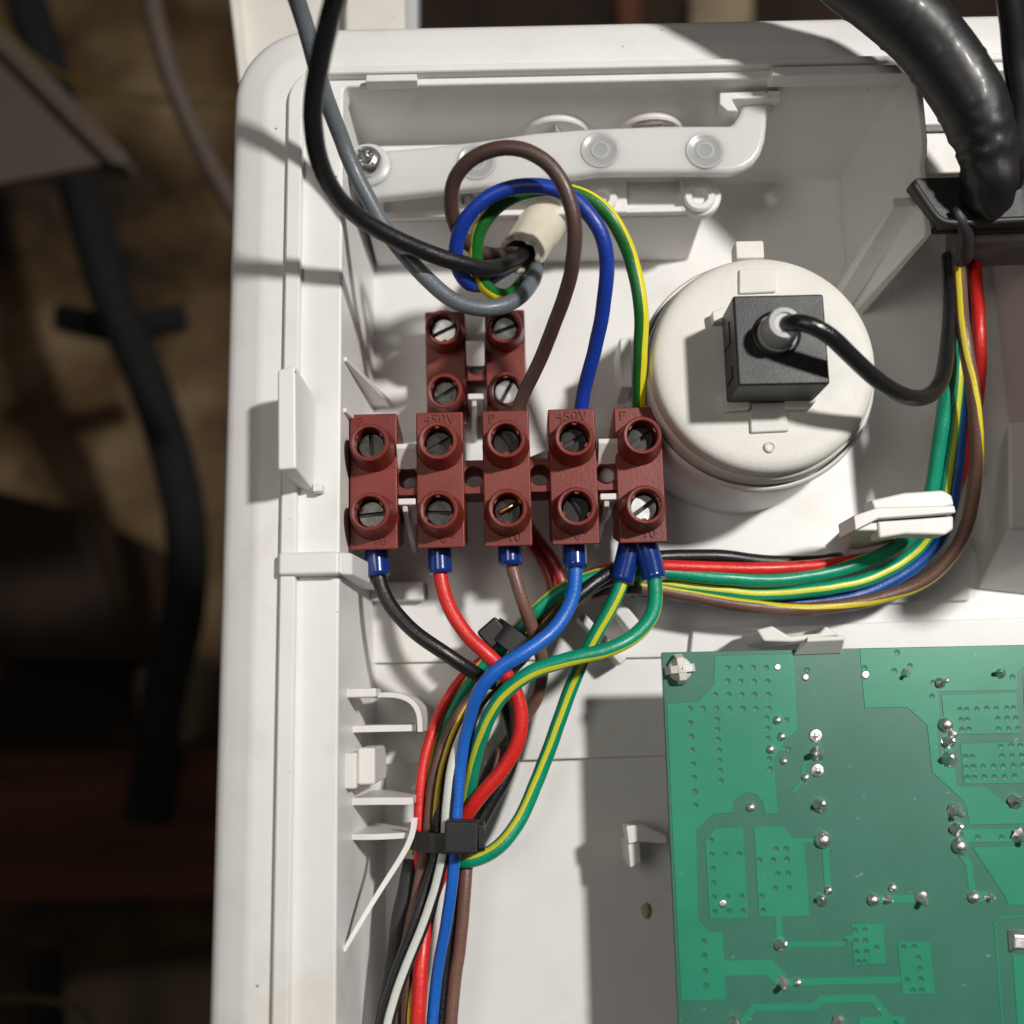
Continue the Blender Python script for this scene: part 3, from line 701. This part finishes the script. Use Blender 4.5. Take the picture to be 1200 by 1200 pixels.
# thick sleeving
lp = spline([P(965, -300, 74), P(950, -190, 66), P(952, -110, 59), P(985, -45, 54), P(1036, -2, 51), P(1080, 38, 49.5), P(1115, 82, 48.5), P(1142, 128, 47), P(1156, 172, 45), P(1160, 212, 42.5), P(1158, 238, 38)], .7)
def lr(t):
    base = 7.1 - 1.2 * t
    if t > .82: base *= 1 - .26 * (t - .82) / .18
    return base
vs, fs, uvs = tube_data(lp, lr, 48)
nn = 48; out = []
for i, v in enumerate(vs):
    k = i // nn; t = k / (len(lp) - 1); c = lp[k]; d = (v - c)
    amp = .12 + 1.1 * max(0, (t - .76) / .24)
    w = noise.noise(Vector((v.x * .16, v.y * .16, v.z * .16))) * amp * .9
    w += noise.noise(Vector((d.x * .5 + 3, d.y * .5, t * 60))) * .32 * amp
    w += .25 * amp * sin(t * 150 + 4 * noise.noise(d * .3)) * (1 if t > .82 else 0)
    w += .16 * (1 if (t * 9.3 + .35 * sin(k * 0 + atan2(d.x, d.y) + 1)) % 1 > .93 else 0)
    out.append(c + d * (1 + w / d.length * 1.0))
tag(link_uv('sleeved_loom', (out, fs, uvs), BLACKS, None, lp[0]), 'thick wrinkled black sleeving bringing the wire loom down into the grommet', 'loom')
wire('black_cable', 'thin black cable running down the right edge beside the thick black sleeving', [(1176, -60, 62), (1183, 0, 58), (1190, 70, 52), (1196, 140, 47), (1190, 190, 43), (1184, 222, 36)], 2.1, BLACKS, 'cable')

# ================================================================== WIRES
wb = wire_mat('black_pvc', (.010, .010, .011), rough=.36)
wgrey = wire_mat('grey_pvc', (.125, .145, .165), rough=.4)
wbrown = wire_mat('brown_pvc', (.085, .045, .036), rough=.42)
wbrown2 = wire_mat('light_brown_pvc', (.19, .095, .072), rough=.4)
wblue = wire_mat('dark_blue_pvc', (.008, .045, .37), rough=.38)
wblue2 = wire_mat('bright_blue_pvc', (.012, .13, .56), rough=.36)
wred = wire_mat('red_pvc', (.72, .022, .018), rough=.36)
wredd = wire_mat('dark_red_pvc', (.30, .02, .018), rough=.36)
wgy = wire_mat('green_yellow_pvc', (.008, .145, .022), (.80, .70, .02), .125, rough=.38)
wgy2 = wire_mat('teal_yellow_pvc', (.0, .29, .16), (.66, .66, .03), .055, rough=.36)
wby = wire_mat('brown_yellow_pvc', (.15, .075, .055), (.72, .60, .04), .06, rough=.4)
wwb = wire_mat('black_white_pvc', (.02, .02, .022), (.66, .68, .64), .115, rough=.38)
wire('black_cable', 'round black cable looping down over the grey cable into the cream sleeve',
     [(404, -40, 90), (391, 0, 84), (378, 55, 78), (369, 105, 72), (367, 150, 67), (376, 195, 61), (400, 235, 54), (440, 267, 48), (490, 291, 43), (535, 307, 39), (570, 315, 35), (598, 308, 31), (620, 290, 22)], 1.62, wb, 'cable')
wire('grey_cable', 'grey cable running under the black one and curling up into the cream sleeve',
     [(334, -40, 68), (348, 0, 62), (366, 60, 56), (384, 120, 49), (404, 175, 43), (430, 232, 40), (465, 287, 38), (498, 325, 37), (535, 354, 36), (572, 362, 35), (604, 352, 33), (624, 330, 29), (630, 306, 22)], 1.55, wgrey, 'cable')
wire('brown_core', 'dark brown wire making a tall loop before it enters the middle pole from above',
     [(622, 296, 22), (600, 297, 28), (575, 298, 32), (552, 289, 36), (534, 268, 40), (527, 234, 45), (537, 202, 49), (565, 180, 52), (602, 173, 54), (637, 186, 54), (661, 216, 53), (673, 257, 51), (671, 312, 46), (656, 365, 38), (634, 420, 29), (611, 468, 23), (601, 500, 21), (598, 525, 20.5)], 1.36, wbrown)
wire('blue_core', 'dark blue wire looping under the brown loop and entering the fourth pole from above',
     [(622, 300, 14), (606, 311, 19), (587, 320, 24), (566, 333, 29), (547, 329, 34), (535, 305, 38), (539, 270, 42), (560, 240, 45), (598, 221, 46.5), (640, 219, 47), (675, 234, 47), (700, 264, 46), (711, 305, 43), (708, 355, 38), (696, 410, 31), (684, 460, 25), (678, 500, 21.5), (675, 525, 20.5)], 1.4, wblue)
wire('earth_core', 'green wire with yellow stripe entering the last pole from above, beside the round cap',
     [(612, 330, 21), (598, 346, 26), (583, 347, 29), (567, 334, 32), (558, 305, 35), (561, 272, 38), (580, 244, 40), (615, 226, 41), (655, 222, 42), (692, 234, 42), (722, 265, 41), (742, 310, 38), (750, 360, 36), (750, 420, 31.5), (748, 468, 26), (749, 500, 21.5), (748, 525, 20.5)], 1.4, wgy, a0=-85, a1=-42)
# lower, sleeved wires
def ferrule(w, pts, r):
    path = spline([P(*p) for p in pts], .8)
    vs, fs, uvs = tube_data(path, r, 28); n = 28
    return link_uv('blue_sleeve', (vs, fs, uvs), FERR, w)
GL = 'wires leaving the long terminal block downwards'
def exit_wire(name, label, pts, mat, fer, r=1.42, fr=2.3, **kw):
    w = wire(name, label, pts, r, mat, group=None, **kw); ferrule(w, fer, fr); return w
exit_wire('black_wire', 'black wire hanging from the leftmost pole of the long terminal block', [(440, 620, 21), (442, 650, 21), (444, 677, 21), (455, 706, 21.5), (482, 737, 22), (520, 765, 22), (553, 786, 20), (578, 806, 15), (598, 840, 11), (603, 872, 10), (594, 908, 10), (573, 945, 10), (553, 985, 10), (538, 1030, 9), (527, 1090, 9), (519, 1150, 9), (514, 1240, 9)], wb, [(441, 625, 21), (441, 650, 21), (443, 675, 21)])
exit_wire('red_wire', 'bright red wire hanging from the second pole and bowing right above the tie', [(514, 620, 21), (515, 650, 21), (517, 680, 21), (527, 714, 21.5), (546, 743, 22), (573, 768, 22), (597, 795, 20), (610, 826, 19), (609, 862, 18), (592, 897, 17), (566, 930, 16), (542, 965, 13), (523, 1010, 9), (507, 1050, 10), (498, 1090, 12.5), (493, 1130, 14.5), (491, 1180, 15.3), (489, 1240, 15.3)], wred, [(515, 622, 21), (515, 648, 21), (516, 672, 21)])
exit_wire('brown_wire', 'light brown wire hanging from the middle pole and curving back left behind the red wire', [(595, 620, 21), (597, 645, 21), (601, 665, 20.5), (612, 703, 20), (626, 745, 17), (635, 782, 13), (631, 815, 10), (610, 848, 7), (583, 888, 6.5), (563, 930, 8), (551, 980, 8.5), (544, 1040, 10), (539, 1100, 10), (532, 1160, 10), (526, 1240, 10)], wbrown2, [(596, 622, 21), (597, 645, 21), (598, 663, 21)], r=1.3, fr=2.3)
exit_wire('blue_wire', 'bright blue wire hanging from the fourth pole, sweeping over the red and black ones', [(672, 615, 21), (673, 645, 21), (674, 672, 21.5), (669, 706, 23), (650, 738, 25), (617, 763, 26.5), (583, 785, 26.5), (561, 811, 25), (550, 843, 22), (542, 883, 20), (537, 930, 19), (535, 980, 18.5), (531, 1030, 17.5), (523, 1080, 16), (514, 1130, 14), (508, 1180, 13), (505, 1240, 13)], wblue2, [(673, 615, 21), (673, 645, 21), (674, 666, 21.3)], r=lambda t: 1.42 - .30 * min(1, max(0, (t - .33) / .12)))
w = exit_wire('earth_wire', 'green and yellow wire running straight down from the last pole, turning in below the tie', [(741, 625, 20), (735, 655, 20), (726, 688, 20), (710, 722, 19), (692, 757, 17), (673, 797, 14), (653, 850, 12), (632, 908, 11), (610, 958, 11), (585, 992, 12), (560, 1007, 12), (535, 1009, 11), (515, 1000, 8)], wgy2, [(741, 628, 20), (735, 655, 20), (728, 682, 20)], fr=2.35, a0=-38, a1=45)
exit_wire('earth_wire', 'green and yellow wire from the rightmost blue sleeve, bending left across the other wires', [(752, 625, 21), (761, 652, 21.5), (767, 684, 22.5), (766, 715, 24), (747, 743, 25.5), (712, 762, 27), (668, 772, 27.5), (624, 787, 27), (592, 812, 25), (569, 848, 22), (556, 888, 18), (549, 925, 14), (543, 965, 10), (538, 1000, 8)], wgy2, [(752, 628, 21), (760, 650, 21.4), (767, 680, 22.2)], fr=2.35, a0=-110, a1=60)
# loom wires from the grommet, round the hook and down the left bundle
GR = None
r1 = 1.15
wire('green_wire', 'plain green side of an earth wire, inner one of the two behind the hook', [(1119, 300, 20), (1117, 350, 22), (1113, 420, 24), (1106, 480, 22), (1097, 540, 19), (1085, 596, 16), (1062, 632, 13), (1015, 658, 12), (960, 673, 13), (900, 680, 14), (840, 677, 15), (780, 671, 15.5), (730, 670, 15.5), (690, 678, 15), (655, 694, 15), (622, 722, 14.5), (597, 748, 13), (572, 775, 11.5), (545, 806, 10), (522, 850, 9), (508, 900, 9), (497, 950, 9), (488, 1000, 8)], 1.45, wgy2, a0=[(0, 160), (.22, 160), (.36, 75), (1, 50)])
wire('earth_wire', 'earth wire with a clear yellow stripe, outer one of the two behind the hook', [(1127, 300, 18), (1126, 350, 20), (1123, 420, 22), (1118, 480, 20), (1111, 540, 17), (1101, 600, 14), (1078, 640, 11), (1025, 676, 11), (965, 690, 12), (900, 696, 12), (840, 692, 12.5), (780, 684, 13), (730, 681, 13), (692, 690, 12.5), (658, 706, 12), (628, 732, 12), (603, 758, 11), (578, 785, 10), (555, 815, 9), (540, 860, 9), (532, 910, 9), (526, 980, 8)], 1.45, wgy2, a0=-15, a1=15)
wire('blue_wire', 'dark blue wire between the earth wires and the brown one behind the hook', [(1134, 300, 17), (1132, 350, 19), (1130, 420, 22), (1127, 480, 19), (1122, 540, 16), (1113, 600, 13), (1092, 645, 10), (1040, 684, 9), (980, 703, 9), (920, 708, 9), (860, 704, 9), (790, 696, 9), (740, 692, 9)], 1.45, wire_mat('mid_blue_pvc', (.008, .08, .36)))
wire('brown_yellow_wire', 'brown wire edged with yellow on the outside of the bend at the hook', [(1123, 298, 24), (1125, 340, 26), (1131, 400, 29), (1140, 460, 27), (1144, 520, 24), (1141, 580, 20), (1127, 634, 16), (1090, 676, 13), (1040, 698, 12), (985, 710, 12), (925, 714, 12), (860, 708, 12.5), (800, 697, 13), (750, 690, 13.5), (705, 692, 13), (668, 708, 13), (640, 728, 13), (612, 757, 13), (585, 785, 13), (556, 812, 13), (533, 845, 13.5), (515, 890, 14), (505, 940, 14), (500, 990, 14), (490, 1040, 13), (481, 1090, 13), (478, 1140, 13), (475, 1240, 13)], lambda t: 1.35 if t < .55 else 1.35 - .25 * min(1, (t - .55) / .15), wby, a0=[(0, 30), (.1, 30), (.2, -60), (.3, -75), (.45, 50), (.6, 30), (.72, -50), (.8, -60), (.9, -150), (1, -170)])
wire('red_wire', 'red wire dropping from the grommet at right and reappearing left of the hook', [(1141, 296, 23), (1144, 340, 25), (1147, 390, 27), (1147, 440, 24), (1140, 500, 19), (1125, 560, 14), (1100, 612, 10), (1055, 642, 9), (1000, 658, 11), (940, 664, 13.5), (880, 666, 15), (830, 666, 15.5), (780, 664, 16), (735, 663, 15.5), (694, 672, 14), (655, 694, 12), (615, 735, 10), (578, 765, 10), (545, 790, 10.5), (520, 825, 11), (501, 875, 12), (492, 930, 13), (490, 985, 13), (492, 1030, 10), (492, 1080, 6)], lambda t: 1.3 - .3 * min(1, max(0, (t - .55) / .15)), wred)
wire('black_wire', 'black wire arching over the red one right of the long terminal block', [(985, 655, 7), (940, 658, 10), (890, 657, 12), (840, 652, 13.5), (790, 651, 14.5), (745, 657, 16), (712, 672, 18.5), (685, 692, 20), (655, 722, 20), (628, 752, 17), (600, 780, 15), (575, 805, 15), (552, 840, 15), (545, 890, 14), (541, 950, 12), (530, 1000, 12)], 1.35, wb)
wire('black_white_wire', 'black wire with a broad white stripe running down the front of the left bundle', [(738, 674, 14), (705, 684, 17), (672, 706, 17.5), (642, 736, 17), (615, 768, 15), (588, 795, 15), (562, 822, 16.5), (543, 857, 18), (530, 900, 19), (523, 950, 19), (520, 1000, 18), (508, 1050, 17.5), (492, 1095, 17.5), (472, 1145, 17.5), (456, 1195, 17.5), (446, 1250, 17.5)], lambda t: 1.2 - .12 * t, wwb, a0=30, a1=8)
wire('black_wire', 'thin black wire running beside the white striped one at the foot of the left bundle', [(560, 815, 13), (535, 855, 14), (519, 905, 15), (514, 950, 15), (511, 995, 15), (500, 1040, 15.5), (483, 1090, 16), (465, 1140, 16), (450, 1190, 16), (440, 1250, 16)], 1.15, wb)
wire('brown_wire', 'brown wire at the back left of the bundle beside the black heat shrink', [(640, 722, 10), (600, 762, 9), (560, 800, 9), (530, 850, 10), (513, 900, 11), (502, 960, 12), (494, 1020, 11), (482, 1075, 11), (474, 1130, 11), (468, 1240, 11)], 1.3, wbrown2)
wire('yellow_wire', 'thin yellow wire showing as a sliver beside the red wire at the bottom', [(575, 790, 11), (540, 840, 15), (520, 890, 16), (512, 940, 16), (507, 990, 13), (496, 1060, 10), (487, 1120, 11.5), (482, 1170, 14.5), (479, 1240, 14.5)], .5, wire_mat('yellow_pvc', (.75, .55, .03)))
wire('heat_shrink', 'dull black heat shrink tube at the left foot of the bundle', [(483, 1008, 10), (477, 1045, 10), (467, 1090, 10), (459, 1140, 10), (452, 1190, 10), (446, 1250, 10)], lambda t: 1.75 + .2 * sin(t * 9), plastic('heat_shrink_black', (.03, .031, .032), .55, 900, .5, .2), 'tube')
# red pair passing under the long block
for k, (lab, dx, mt) in enumerate((('dark red wire slanting out from beneath the middle pole, upper one of a pair', 6, wredd), ('dark red wire slanting out from beneath the middle pole, lower one of a pair', -6, wredd))):
    wire('red_wire', lab, [(585 + dx, 560, 5), (604 + dx, 600, 6), (625 + dx, 632, 8), (643 + dx, 660, 9), (655 + dx, 690, 9.5), (650 + dx, 720, 9)], 1.2, mt)
# the plug's cable
p = [gt - Vector((0, 0, 2)), gt + Vector((.6, 0, .6)), P(942, 378, 54), P(968, 390, 53.5), (P(1000, 420, 50)), P(1030, 447, 46), P(1062, 465, 42), P(1088, 464, 37), P(1103, 446, 33), P(1110, 410, 29), P(1114, 360, 26), P(1112, 300, 22)]
path = spline(p); tag(link_uv('plug_cable', tube_data(path, 1.5, 20), wire_mat('glossy_black_pvc', (.012, .012, .013), rough=.22, coat=.5), None, path[0]), 'glossy black cable leaving the square plug and joining the loom under the grommet', 'cable')

# ================================================================== CABLE TIES
def band(center, tdir, a, b_, w, th, off=0, n=40):
    """flat strap round an oval; tdir = direction of the bundle"""
    t = Vector(tdir).normalized(); s = t.cross(Vector((0, 0, 1))).normalized(); u = s.cross(t)
    vs, fs = [], []
    for i in range(n):
        an = 2 * pi * i / n
        ca_, sa_ = cos(an), sin(an)
        k = (abs(ca_) ** 2.6 + abs(sa_) ** 2.6) ** (-1 / 2.6)
        for (rr, ww) in ((0, -w / 2), (0, w / 2), (th, w / 2), (th, -w / 2)):
            vs.append(Vector(center) + s * (a + rr) * ca_ * k + u * (b_ + rr) * sa_ * k + t * ww)
    for i in range(n):
        j = (i + 1) % n
        for q in range(4): fs.append((i * 4 + q, i * 4 + (q + 1) % 4, j * 4 + (q + 1) % 4, j * 4 + q))
    return vs, fs
tc = P(524, 983, 14.5)
TI = empty('cable_tie', (tc.x, tc.y, 8)); tag(TI, 'black cable tie with its square head at the front, round the lower left bundle', 'cable tie')
v, f = band((tc.x, tc.y, 14), (0.06, 1, 0), 6.3, 7.2, 3.6, .9); m = MB(); m.add(v, f); m.build('strap', BLACKP, TI, bevel=.15)
h = P(541, 981, 25)
m = MB(); m.box(-3.1, 3.1, -2.9, 2.9, 20.8, 26, M=T(h.x, h.y) @ Matrix.Rotation(-.05, 4, 'Z')); m.build('head', BLACKP, TI, bevel=.5)
m = MB(); m.plate_hole(0, 0, 2.4, 2.5, 1.35, 0, 1.2, M=T(h.x + 3.0, h.y, 23.6) @ Matrix.Rotation(pi / 2, 4, 'Y')); m.build('head_eye', BLACKP, TI, bevel=.2)
tc = P(600, 752, 14)
TJ = empty('cable_tie', (tc.x, tc.y, 8)); tag(TJ, 'glossy black cable tie round the loom, just above the crossing blue and red wires', 'cable tie')
v, f = band((tc.x, tc.y, 14), (-.62, -.75, 0), 4.0, 5.4, 4.2, .8); m = MB(); m.add(v, f); m.build('strap', BLACKP, TJ, bevel=.15)
a = P(578, 742, 18); m = MB(); m.box(-2.4, 2.4, -2.2, 2.2, 14, 19.5, M=T(a.x, a.y) @ Matrix.Rotation(.7, 4, 'Z')); m.build('head', BLACKP, TJ, bevel=.5)
# thin white tail
tl = [P(486, 958, 21), P(484, 980, 21.5), P(470, 1005, 22), P(440, 1052, 24), P(403, 1114, 27)]
pt = spline(tl, 1.5)
vs, fs = [], []
for i, p_ in enumerate(pt):
    t = (pt[min(i + 1, len(pt) - 1)] - pt[max(i - 1, 0)]).normalized(); s_ = t.cross(Vector((0, 0, 1))).normalized(); w_ = .55 - .2 * i / len(pt)
    for (x_, z_) in ((-w_, -.35), (w_, -.35), (w_, .35), (-w_, .35)): vs.append(p_ + s_ * x_ + Vector((0, 0, z_)))
for i in range(len(pt) - 1):
    for q in range(4): fs.append((i * 4 + q, i * 4 + (q + 1) % 4, i * 4 + 4 + (q + 1) % 4, i * 4 + 4 + q))
fs += [(3, 2, 1, 0), tuple(range(len(vs) - 4, len(vs)))]
tag(link('tie_tail', vs, fs, WHITE2, origin=pt[0]), 'thin white plastic tail pointing down to the left from the black tie', 'cable tie')

# ================================================================== CIRCUIT BOARD
ZP = 23.6
_c = P(775.5, 764.5, ZP); px0, py0 = _c.x, _c.y
PCB = empty('circuit_board', (px0, py0, ZP - 1.6)); tag(PCB, 'green circuit board lying solder side up in the lower right', 'circuit board')
m = MB(); m.box(px0, 120, -85, py0, ZP - 1.6, ZP); m.build('board', FR4, PCB, bevel=.12, seg=1)
# the shielding tray beneath the board
m = MB(); m.box(px0 + 9, 118, -84, py0 - 9, -2.7, ZP - 1.9); m.build('under_frame', plastic('dark_underside', (.10, .10, .095), .7), PCB)
def inset(poly, d):
    n = len(poly); A = sum(poly[i][0] * poly[(i + 1) % n][1] - poly[(i + 1) % n][0] * poly[i][1] for i in range(n)); sg = 1 if A > 0 else -1
    out = []
    for i in range(n):
        p0, p1, p2 = Vector(poly[i - 1]), Vector(poly[i]), Vector(poly[(i + 1) % n])
        e1 = (p1 - p0).normalized(); e2 = (p2 - p1).normalized()
        n1 = Vector((-e1.y, e1.x)) * sg; n2 = Vector((-e2.y, e2.x)) * sg
        b = (n1 + n2); b = b / max(.3, b.length_squared / 2) if b.length > 1e-4 else n1
        out.append(tuple(p1 + b * d))
    return out
HC = .10
def copper(name, poly, h=HC):
    w = [Q(a, b_, ZP) for a, b_ in poly]
    m = MB(); m.prism(w, ZP - .01, ZP + h, top=inset(w, .09)); return m.build(name, CU, PCB, smooth=False)
areas = [
 [(837, 768), (929, 766), (932, 780), (935, 856), (922, 866), (907, 890), (912, 954), (896, 954), (893, 940), (886, 931), (877, 929), (867, 932), (860, 940), (858, 952), (835, 955), (816, 973), (817, 1020), (818, 1079), (831, 1092), (847, 1091), (851, 1172), (798, 1173), (788, 980), (781, 824), (817, 822), (836, 802)],
 [(838, 970), (871, 970), (877, 1076), (831, 1077), (826, 983)],
 [(883, 969), (917, 968), (929, 982), (937, 983), (943, 992), (949, 1074), (889, 1075)],
 [(997, 1083), (1035, 1082), (1039, 1130), (1000, 1131)],
 [(1051, 1104), (1090, 1103), (1096, 1165), (1057, 1166)],
 [(1006, 1192), (1060, 1190), (1061, 1225), (1007, 1225)],
 [(1007, 760), (1225, 755), (1225, 762), (1193, 788), (1193, 809), (1100, 811), (1102, 839), (1098, 850), (1101, 890), (1119, 901), (1122, 921), (1156, 922), (1182, 944), (1225, 950), (1225, 965), (1136, 967), (1133, 950), (1130, 940), (1092, 905), (1086, 850), (1063, 829), (1013, 830)],
 [(1103, 814), (1191, 811), (1196, 860), (1121, 861), (1112, 850), (1105, 839)],
 [(1198, 792), (1225, 775), (1225, 862), (1201, 863)],
 [(1125, 871), (1225, 867), (1225, 918), (1129, 919)],
 [(1126, 971), (1188, 970), (1186, 987), (1132, 988)],
 [(1139, 993), (1225, 990), (1225, 1061), (1181, 1061), (1177, 1050)],
 [(1186, 1120), (1225, 1118), (1225, 1225), (1193, 1225)]]
for a in areas: copper('copper_area', a)
def trace(pts, wpx, h=HC * .8):
    w = [Vector(Q(a, b_, ZP)) for a, b_ in pts]; hw = wpx / 6.05 / 2; L, R = [], []
    for i, p_ in enumerate(w):
        e = []
        if i: e.append((w[i] - w[i - 1]).normalized())
        if i < len(w) - 1: e.append((w[i + 1] - w[i]).normalized())
        t = sum(e, Vector((0, 0))).normalized(); nrm = Vector((-t.y, t.x)); k = hw / max(.5, abs(nrm.dot(Vector((-e[0].y, e[0].x)))))
        L.append(tuple(p_ + nrm * k)); R.append(tuple(p_ - nrm * k))
    poly_ = L + R[::-1]
    m = MB(); m.prism(poly_, ZP - .01, ZP + h, top=inset(poly_, .07)); m.build('copper_trace', CU, PCB, smooth=False)
for pts, w_ in (([(926, 985), (963, 985)], 6), ([(967, 990), (970, 1040)], 8), ([(912, 1073), (914, 1105)], 8), ([(918, 1107), (985, 1106), (992, 1100), (1000, 1100)], 7),
                ([(846, 1135), (901, 1134), (917, 1149)], 16), ([(920, 1151), (1056, 1148)], 8), ([(866, 1204), (883, 1181), (955, 1180), (962, 1171), (1022, 1170), (1042, 1194)], 8),
                ([(903, 878), (926, 878)], 5), ([(941, 911), (942, 896), (951, 887)], 5), ([(929, 929), (942, 913)], 5), ([(1125, 998), (1135, 1012), (1139, 1042)], 8),
                ([(1140, 1051), (1160, 1051)], 12), ([(1022, 1054), (1080, 1053)], 9), ([(1225, 1073), (1173, 1075), (1166, 1083), (1176, 1225)], 2.5), ([(1111, 868), (1112, 892)], 9),
                ([(960, 862), (961, 904)], 5)):
    trace(pts, w_)
vias = []
for row in (([464, 536, 614, 690], 212), ([464, 540, 619, 699], 292), ([392, 470, 546, 622, 702], 371), ([242, 319, 399, 474, 552, 629, 705], 452)):
    vias += [(760 + x / 5, 740 + row[1] / 5) for x in row[0]]
vias += [(760 + x / 5, 740 + y / 5) for x, y in ((245, 537), (251, 615), (257, 695), (262, 776), (267, 857), (271, 940), (276, 1019), (401, 517), (404, 576), (409, 634), (414, 696), (418, 756), (421, 815), (424, 877), (692, 508), (698, 569), (701, 627), (708, 748), (712, 806), (930, 225), (785, 757), (808, 520), (820, 690))]
vias += [(980 + x / 5.4545, 740 + y / 5.4545) for x, y in ((181, 232), (470, 220), (370, 252), (617, 327), (1003, 280), (1125, 292), (790, 499), (832, 499), (898, 496), (960, 493), (1022, 492), (1088, 490), (1132, 489), (798, 565), (838, 563), (1032, 558), (1092, 556), (1146, 556), (802, 628), (846, 626), (1036, 624), (1100, 623), (1160, 619), (1050, 734), (1116, 730), (1176, 730), (826, 802), (870, 800), (1058, 797), (1122, 797), (1184, 795), (830, 868), (875, 866), (938, 864), (1003, 862), (1066, 862), (1132, 860), (1190, 858), (837, 935), (883, 933), (946, 931), (1010, 930), (1075, 930), (1140, 927), (388, 135), (612, 415))]
vias += [(780 + x / 4.8, 950 + y / 4.8) for x, y in ((255, 165), (259, 246), (337, 246), (415, 244), (265, 325), (270, 406), (273, 487), (350, 484), (429, 482), (278, 568), (356, 566), (435, 564), (622, 217), (677, 215), (530, 279), (606, 278), (683, 275), (631, 355), (690, 354), (616, 436), (696, 434), (541, 480), (549, 561), (215, 735), (219, 815), (223, 901), (227, 983))]
vias += [(980 + x / 4.8, 950 + y / 4.8) for x, y in ((105, 672), (159, 669), (110, 733), (163, 732), (228, 771), (115, 797), (170, 794), (124, 851), (158, 850), (378, 768), (437, 765), (462, 827), (469, 887), (399, 952), (475, 949), (430, 1012), (480, 1011), (48, 733), (795, 150), (928, 150), (707, 252), (332, 1195))]
m = MB(); m2 = MB(); m3 = MB()
for (a, b_) in vias:
    c = P(a, b_, ZP); rr = random.uniform(.42, .5)
    m.lathe([(rr + .1, ZP + HC - .01), (rr + .05, ZP + HC + .028), (rr - .02, ZP + HC + .02), (rr - .07, ZP + HC + .008), (0, ZP + HC + .006)], 12, T(c.x, c.y))
m.build('via_holes', VIA, PCB)['kind'] = 'stuff'
joints = [(911, 782, 4, 0), (944, 794, 4, 0), (911, 844, 5, 1), (916, 863, 5, 1), (903, 878, 5, 1), (919, 892, 4, 1), (956, 862, 8, 0), (957, 883, 8, 2), (958, 903, 8, 0), (944, 911, 4.5, 1), (961, 943, 8, 2), (880, 946, 5, 1),
 (1014, 791, 5, 0), (1061, 789, 5.5, 2), (1102, 800, 6, 2), (1172, 789, 6, 2), (1108, 849, 8, 1), (1117, 860, 5, 1), (1111, 870, 7, 2), (1112, 889, 8.5, 2), (1119, 950, 8, 2), (1189, 939, 8, 2), (964, 984, 9, 1), (971, 1043, 4.5, 1), (963, 1055, 6, 2),
 (847, 1059, 4.5, 0), (915, 1107, 6.5, 2), (918, 1152, 7, 2), (935, 1151, 4.5, 1), (861, 1198, 7, 2), (983, 1198, 7, 2), (1121, 971, 7.5, 2), (1124, 991, 8.5, 1), (1193, 979, 8, 2), (1046, 1040, 4.5, 1), (1023, 1054, 6.5, 1), (1040, 1054, 5, 2), (1080, 1053, 7, 2), (1141, 1051, 6.5, 1), (1159, 1051, 5, 2), (984, 1220, 6, 2)]
for (a, b_, r_, kd) in joints:
    c = P(a, b_, ZP); r = r_ / 6.05; m = MB()
    if kd == 0: pf = [(r, ZP), (r * .97, ZP + .15), (r * .8, ZP + .26), (r * .35, ZP + .22), (r * .28, ZP + .35), (0, ZP + .35)]
    elif kd == 1: pf = [(r * 1.05, ZP + .02), (r, ZP + .3 * r), (r * .82, ZP + .7 * r), (r * .5, ZP + .98 * r), (0, ZP + 1.1 * r)]
    else: pf = [(r * 1.1, ZP + .02), (r * .9, ZP + .35 * r), (r * .55, ZP + .75 * r), (r * .42, ZP + 1.3 * r), (r * .40, ZP + 2.0 * r), (r * .2, ZP + 2.2 * r), (0, ZP + 2.2 * r)]
    M = T(c.x, c.y)
    if kd == 2: M = M @ T(0, 0, ZP) @ Matrix.Rotation(random.uniform(-.35, .35), 4, 'X') @ Matrix.Rotation(random.uniform(-.35, .35), 4, 'Y') @ T(0, 0, -ZP)
    m.lathe(pf, 14, M, wob=.12 if kd == 2 else .03)
    m.build('solder_joint', SOLDER, PCB, angle=60 if kd < 2 else 40)
c = P(1193, 1103, ZP); m = MB(); m.prism([(-2.0, -2.1), (2.2, -1.9), (2.3, 2.0), (-1.9, 2.2)], ZP, ZP + 1.2, top=[(-1.2, -1), (1.3, -1.2), (1.2, 1.1), (-1, 1.3)], M=T(c.x, c.y)); m.build('solder_joint', SOLDER, PCB, bevel=.3)
# plastic peg through the corner of the board
c = P(798, 784, ZP + 2)
PG = empty('board_peg', (c.x, c.y, ZP)); tag(PG, 'white cross headed plastic peg through the corner of the circuit board', 'peg')
m = MB(); m.lathe([(1.9, ZP + .05), (2.3, ZP + .7), (2.1, ZP + 1.4), (1.4, ZP + 2.0), (0, ZP + 2.3)], 28, T(c.x, c.y)); m.build('peg_core', WHITE2, PG)
m = MB()
for k in range(4):
    Mk = T(c.x, c.y) @ Matrix.Rotation(k * pi / 2 + .1, 4, 'Z')
    m.hull8([(.2, -.8, ZP + .6), (2.9, -.8, ZP + .6), (2.9, .8, ZP + .6), (.2, .8, ZP + .6)], [(.1, -.75, ZP + 3.6), (2.1, -.7, ZP + 2.9), (2.1, .7, ZP + 2.9), (.1, .75, ZP + 3.6)], M=Mk)
m.build('peg_vanes', WHITE2, PG, bevel=.15)

c = P(757, 1067, -2.8); m = MB(); m.lathe([(0, -2.8), (.9, -2.6), (1.1, -2.1), (.7, -1.5), (0, -1.3)], 9, T(c.x, c.y) @ Matrix.Scale(1.5, 4, (0, 1, 0)), wob=.15)
tag(m.build('wood_crumb', plastic('crumb_brown', (.42, .33, .22), .8), origin=(c.x, c.y, -2.8)), 'tiny tan crumb lying on the housing floor left of the circuit board', 'crumb')
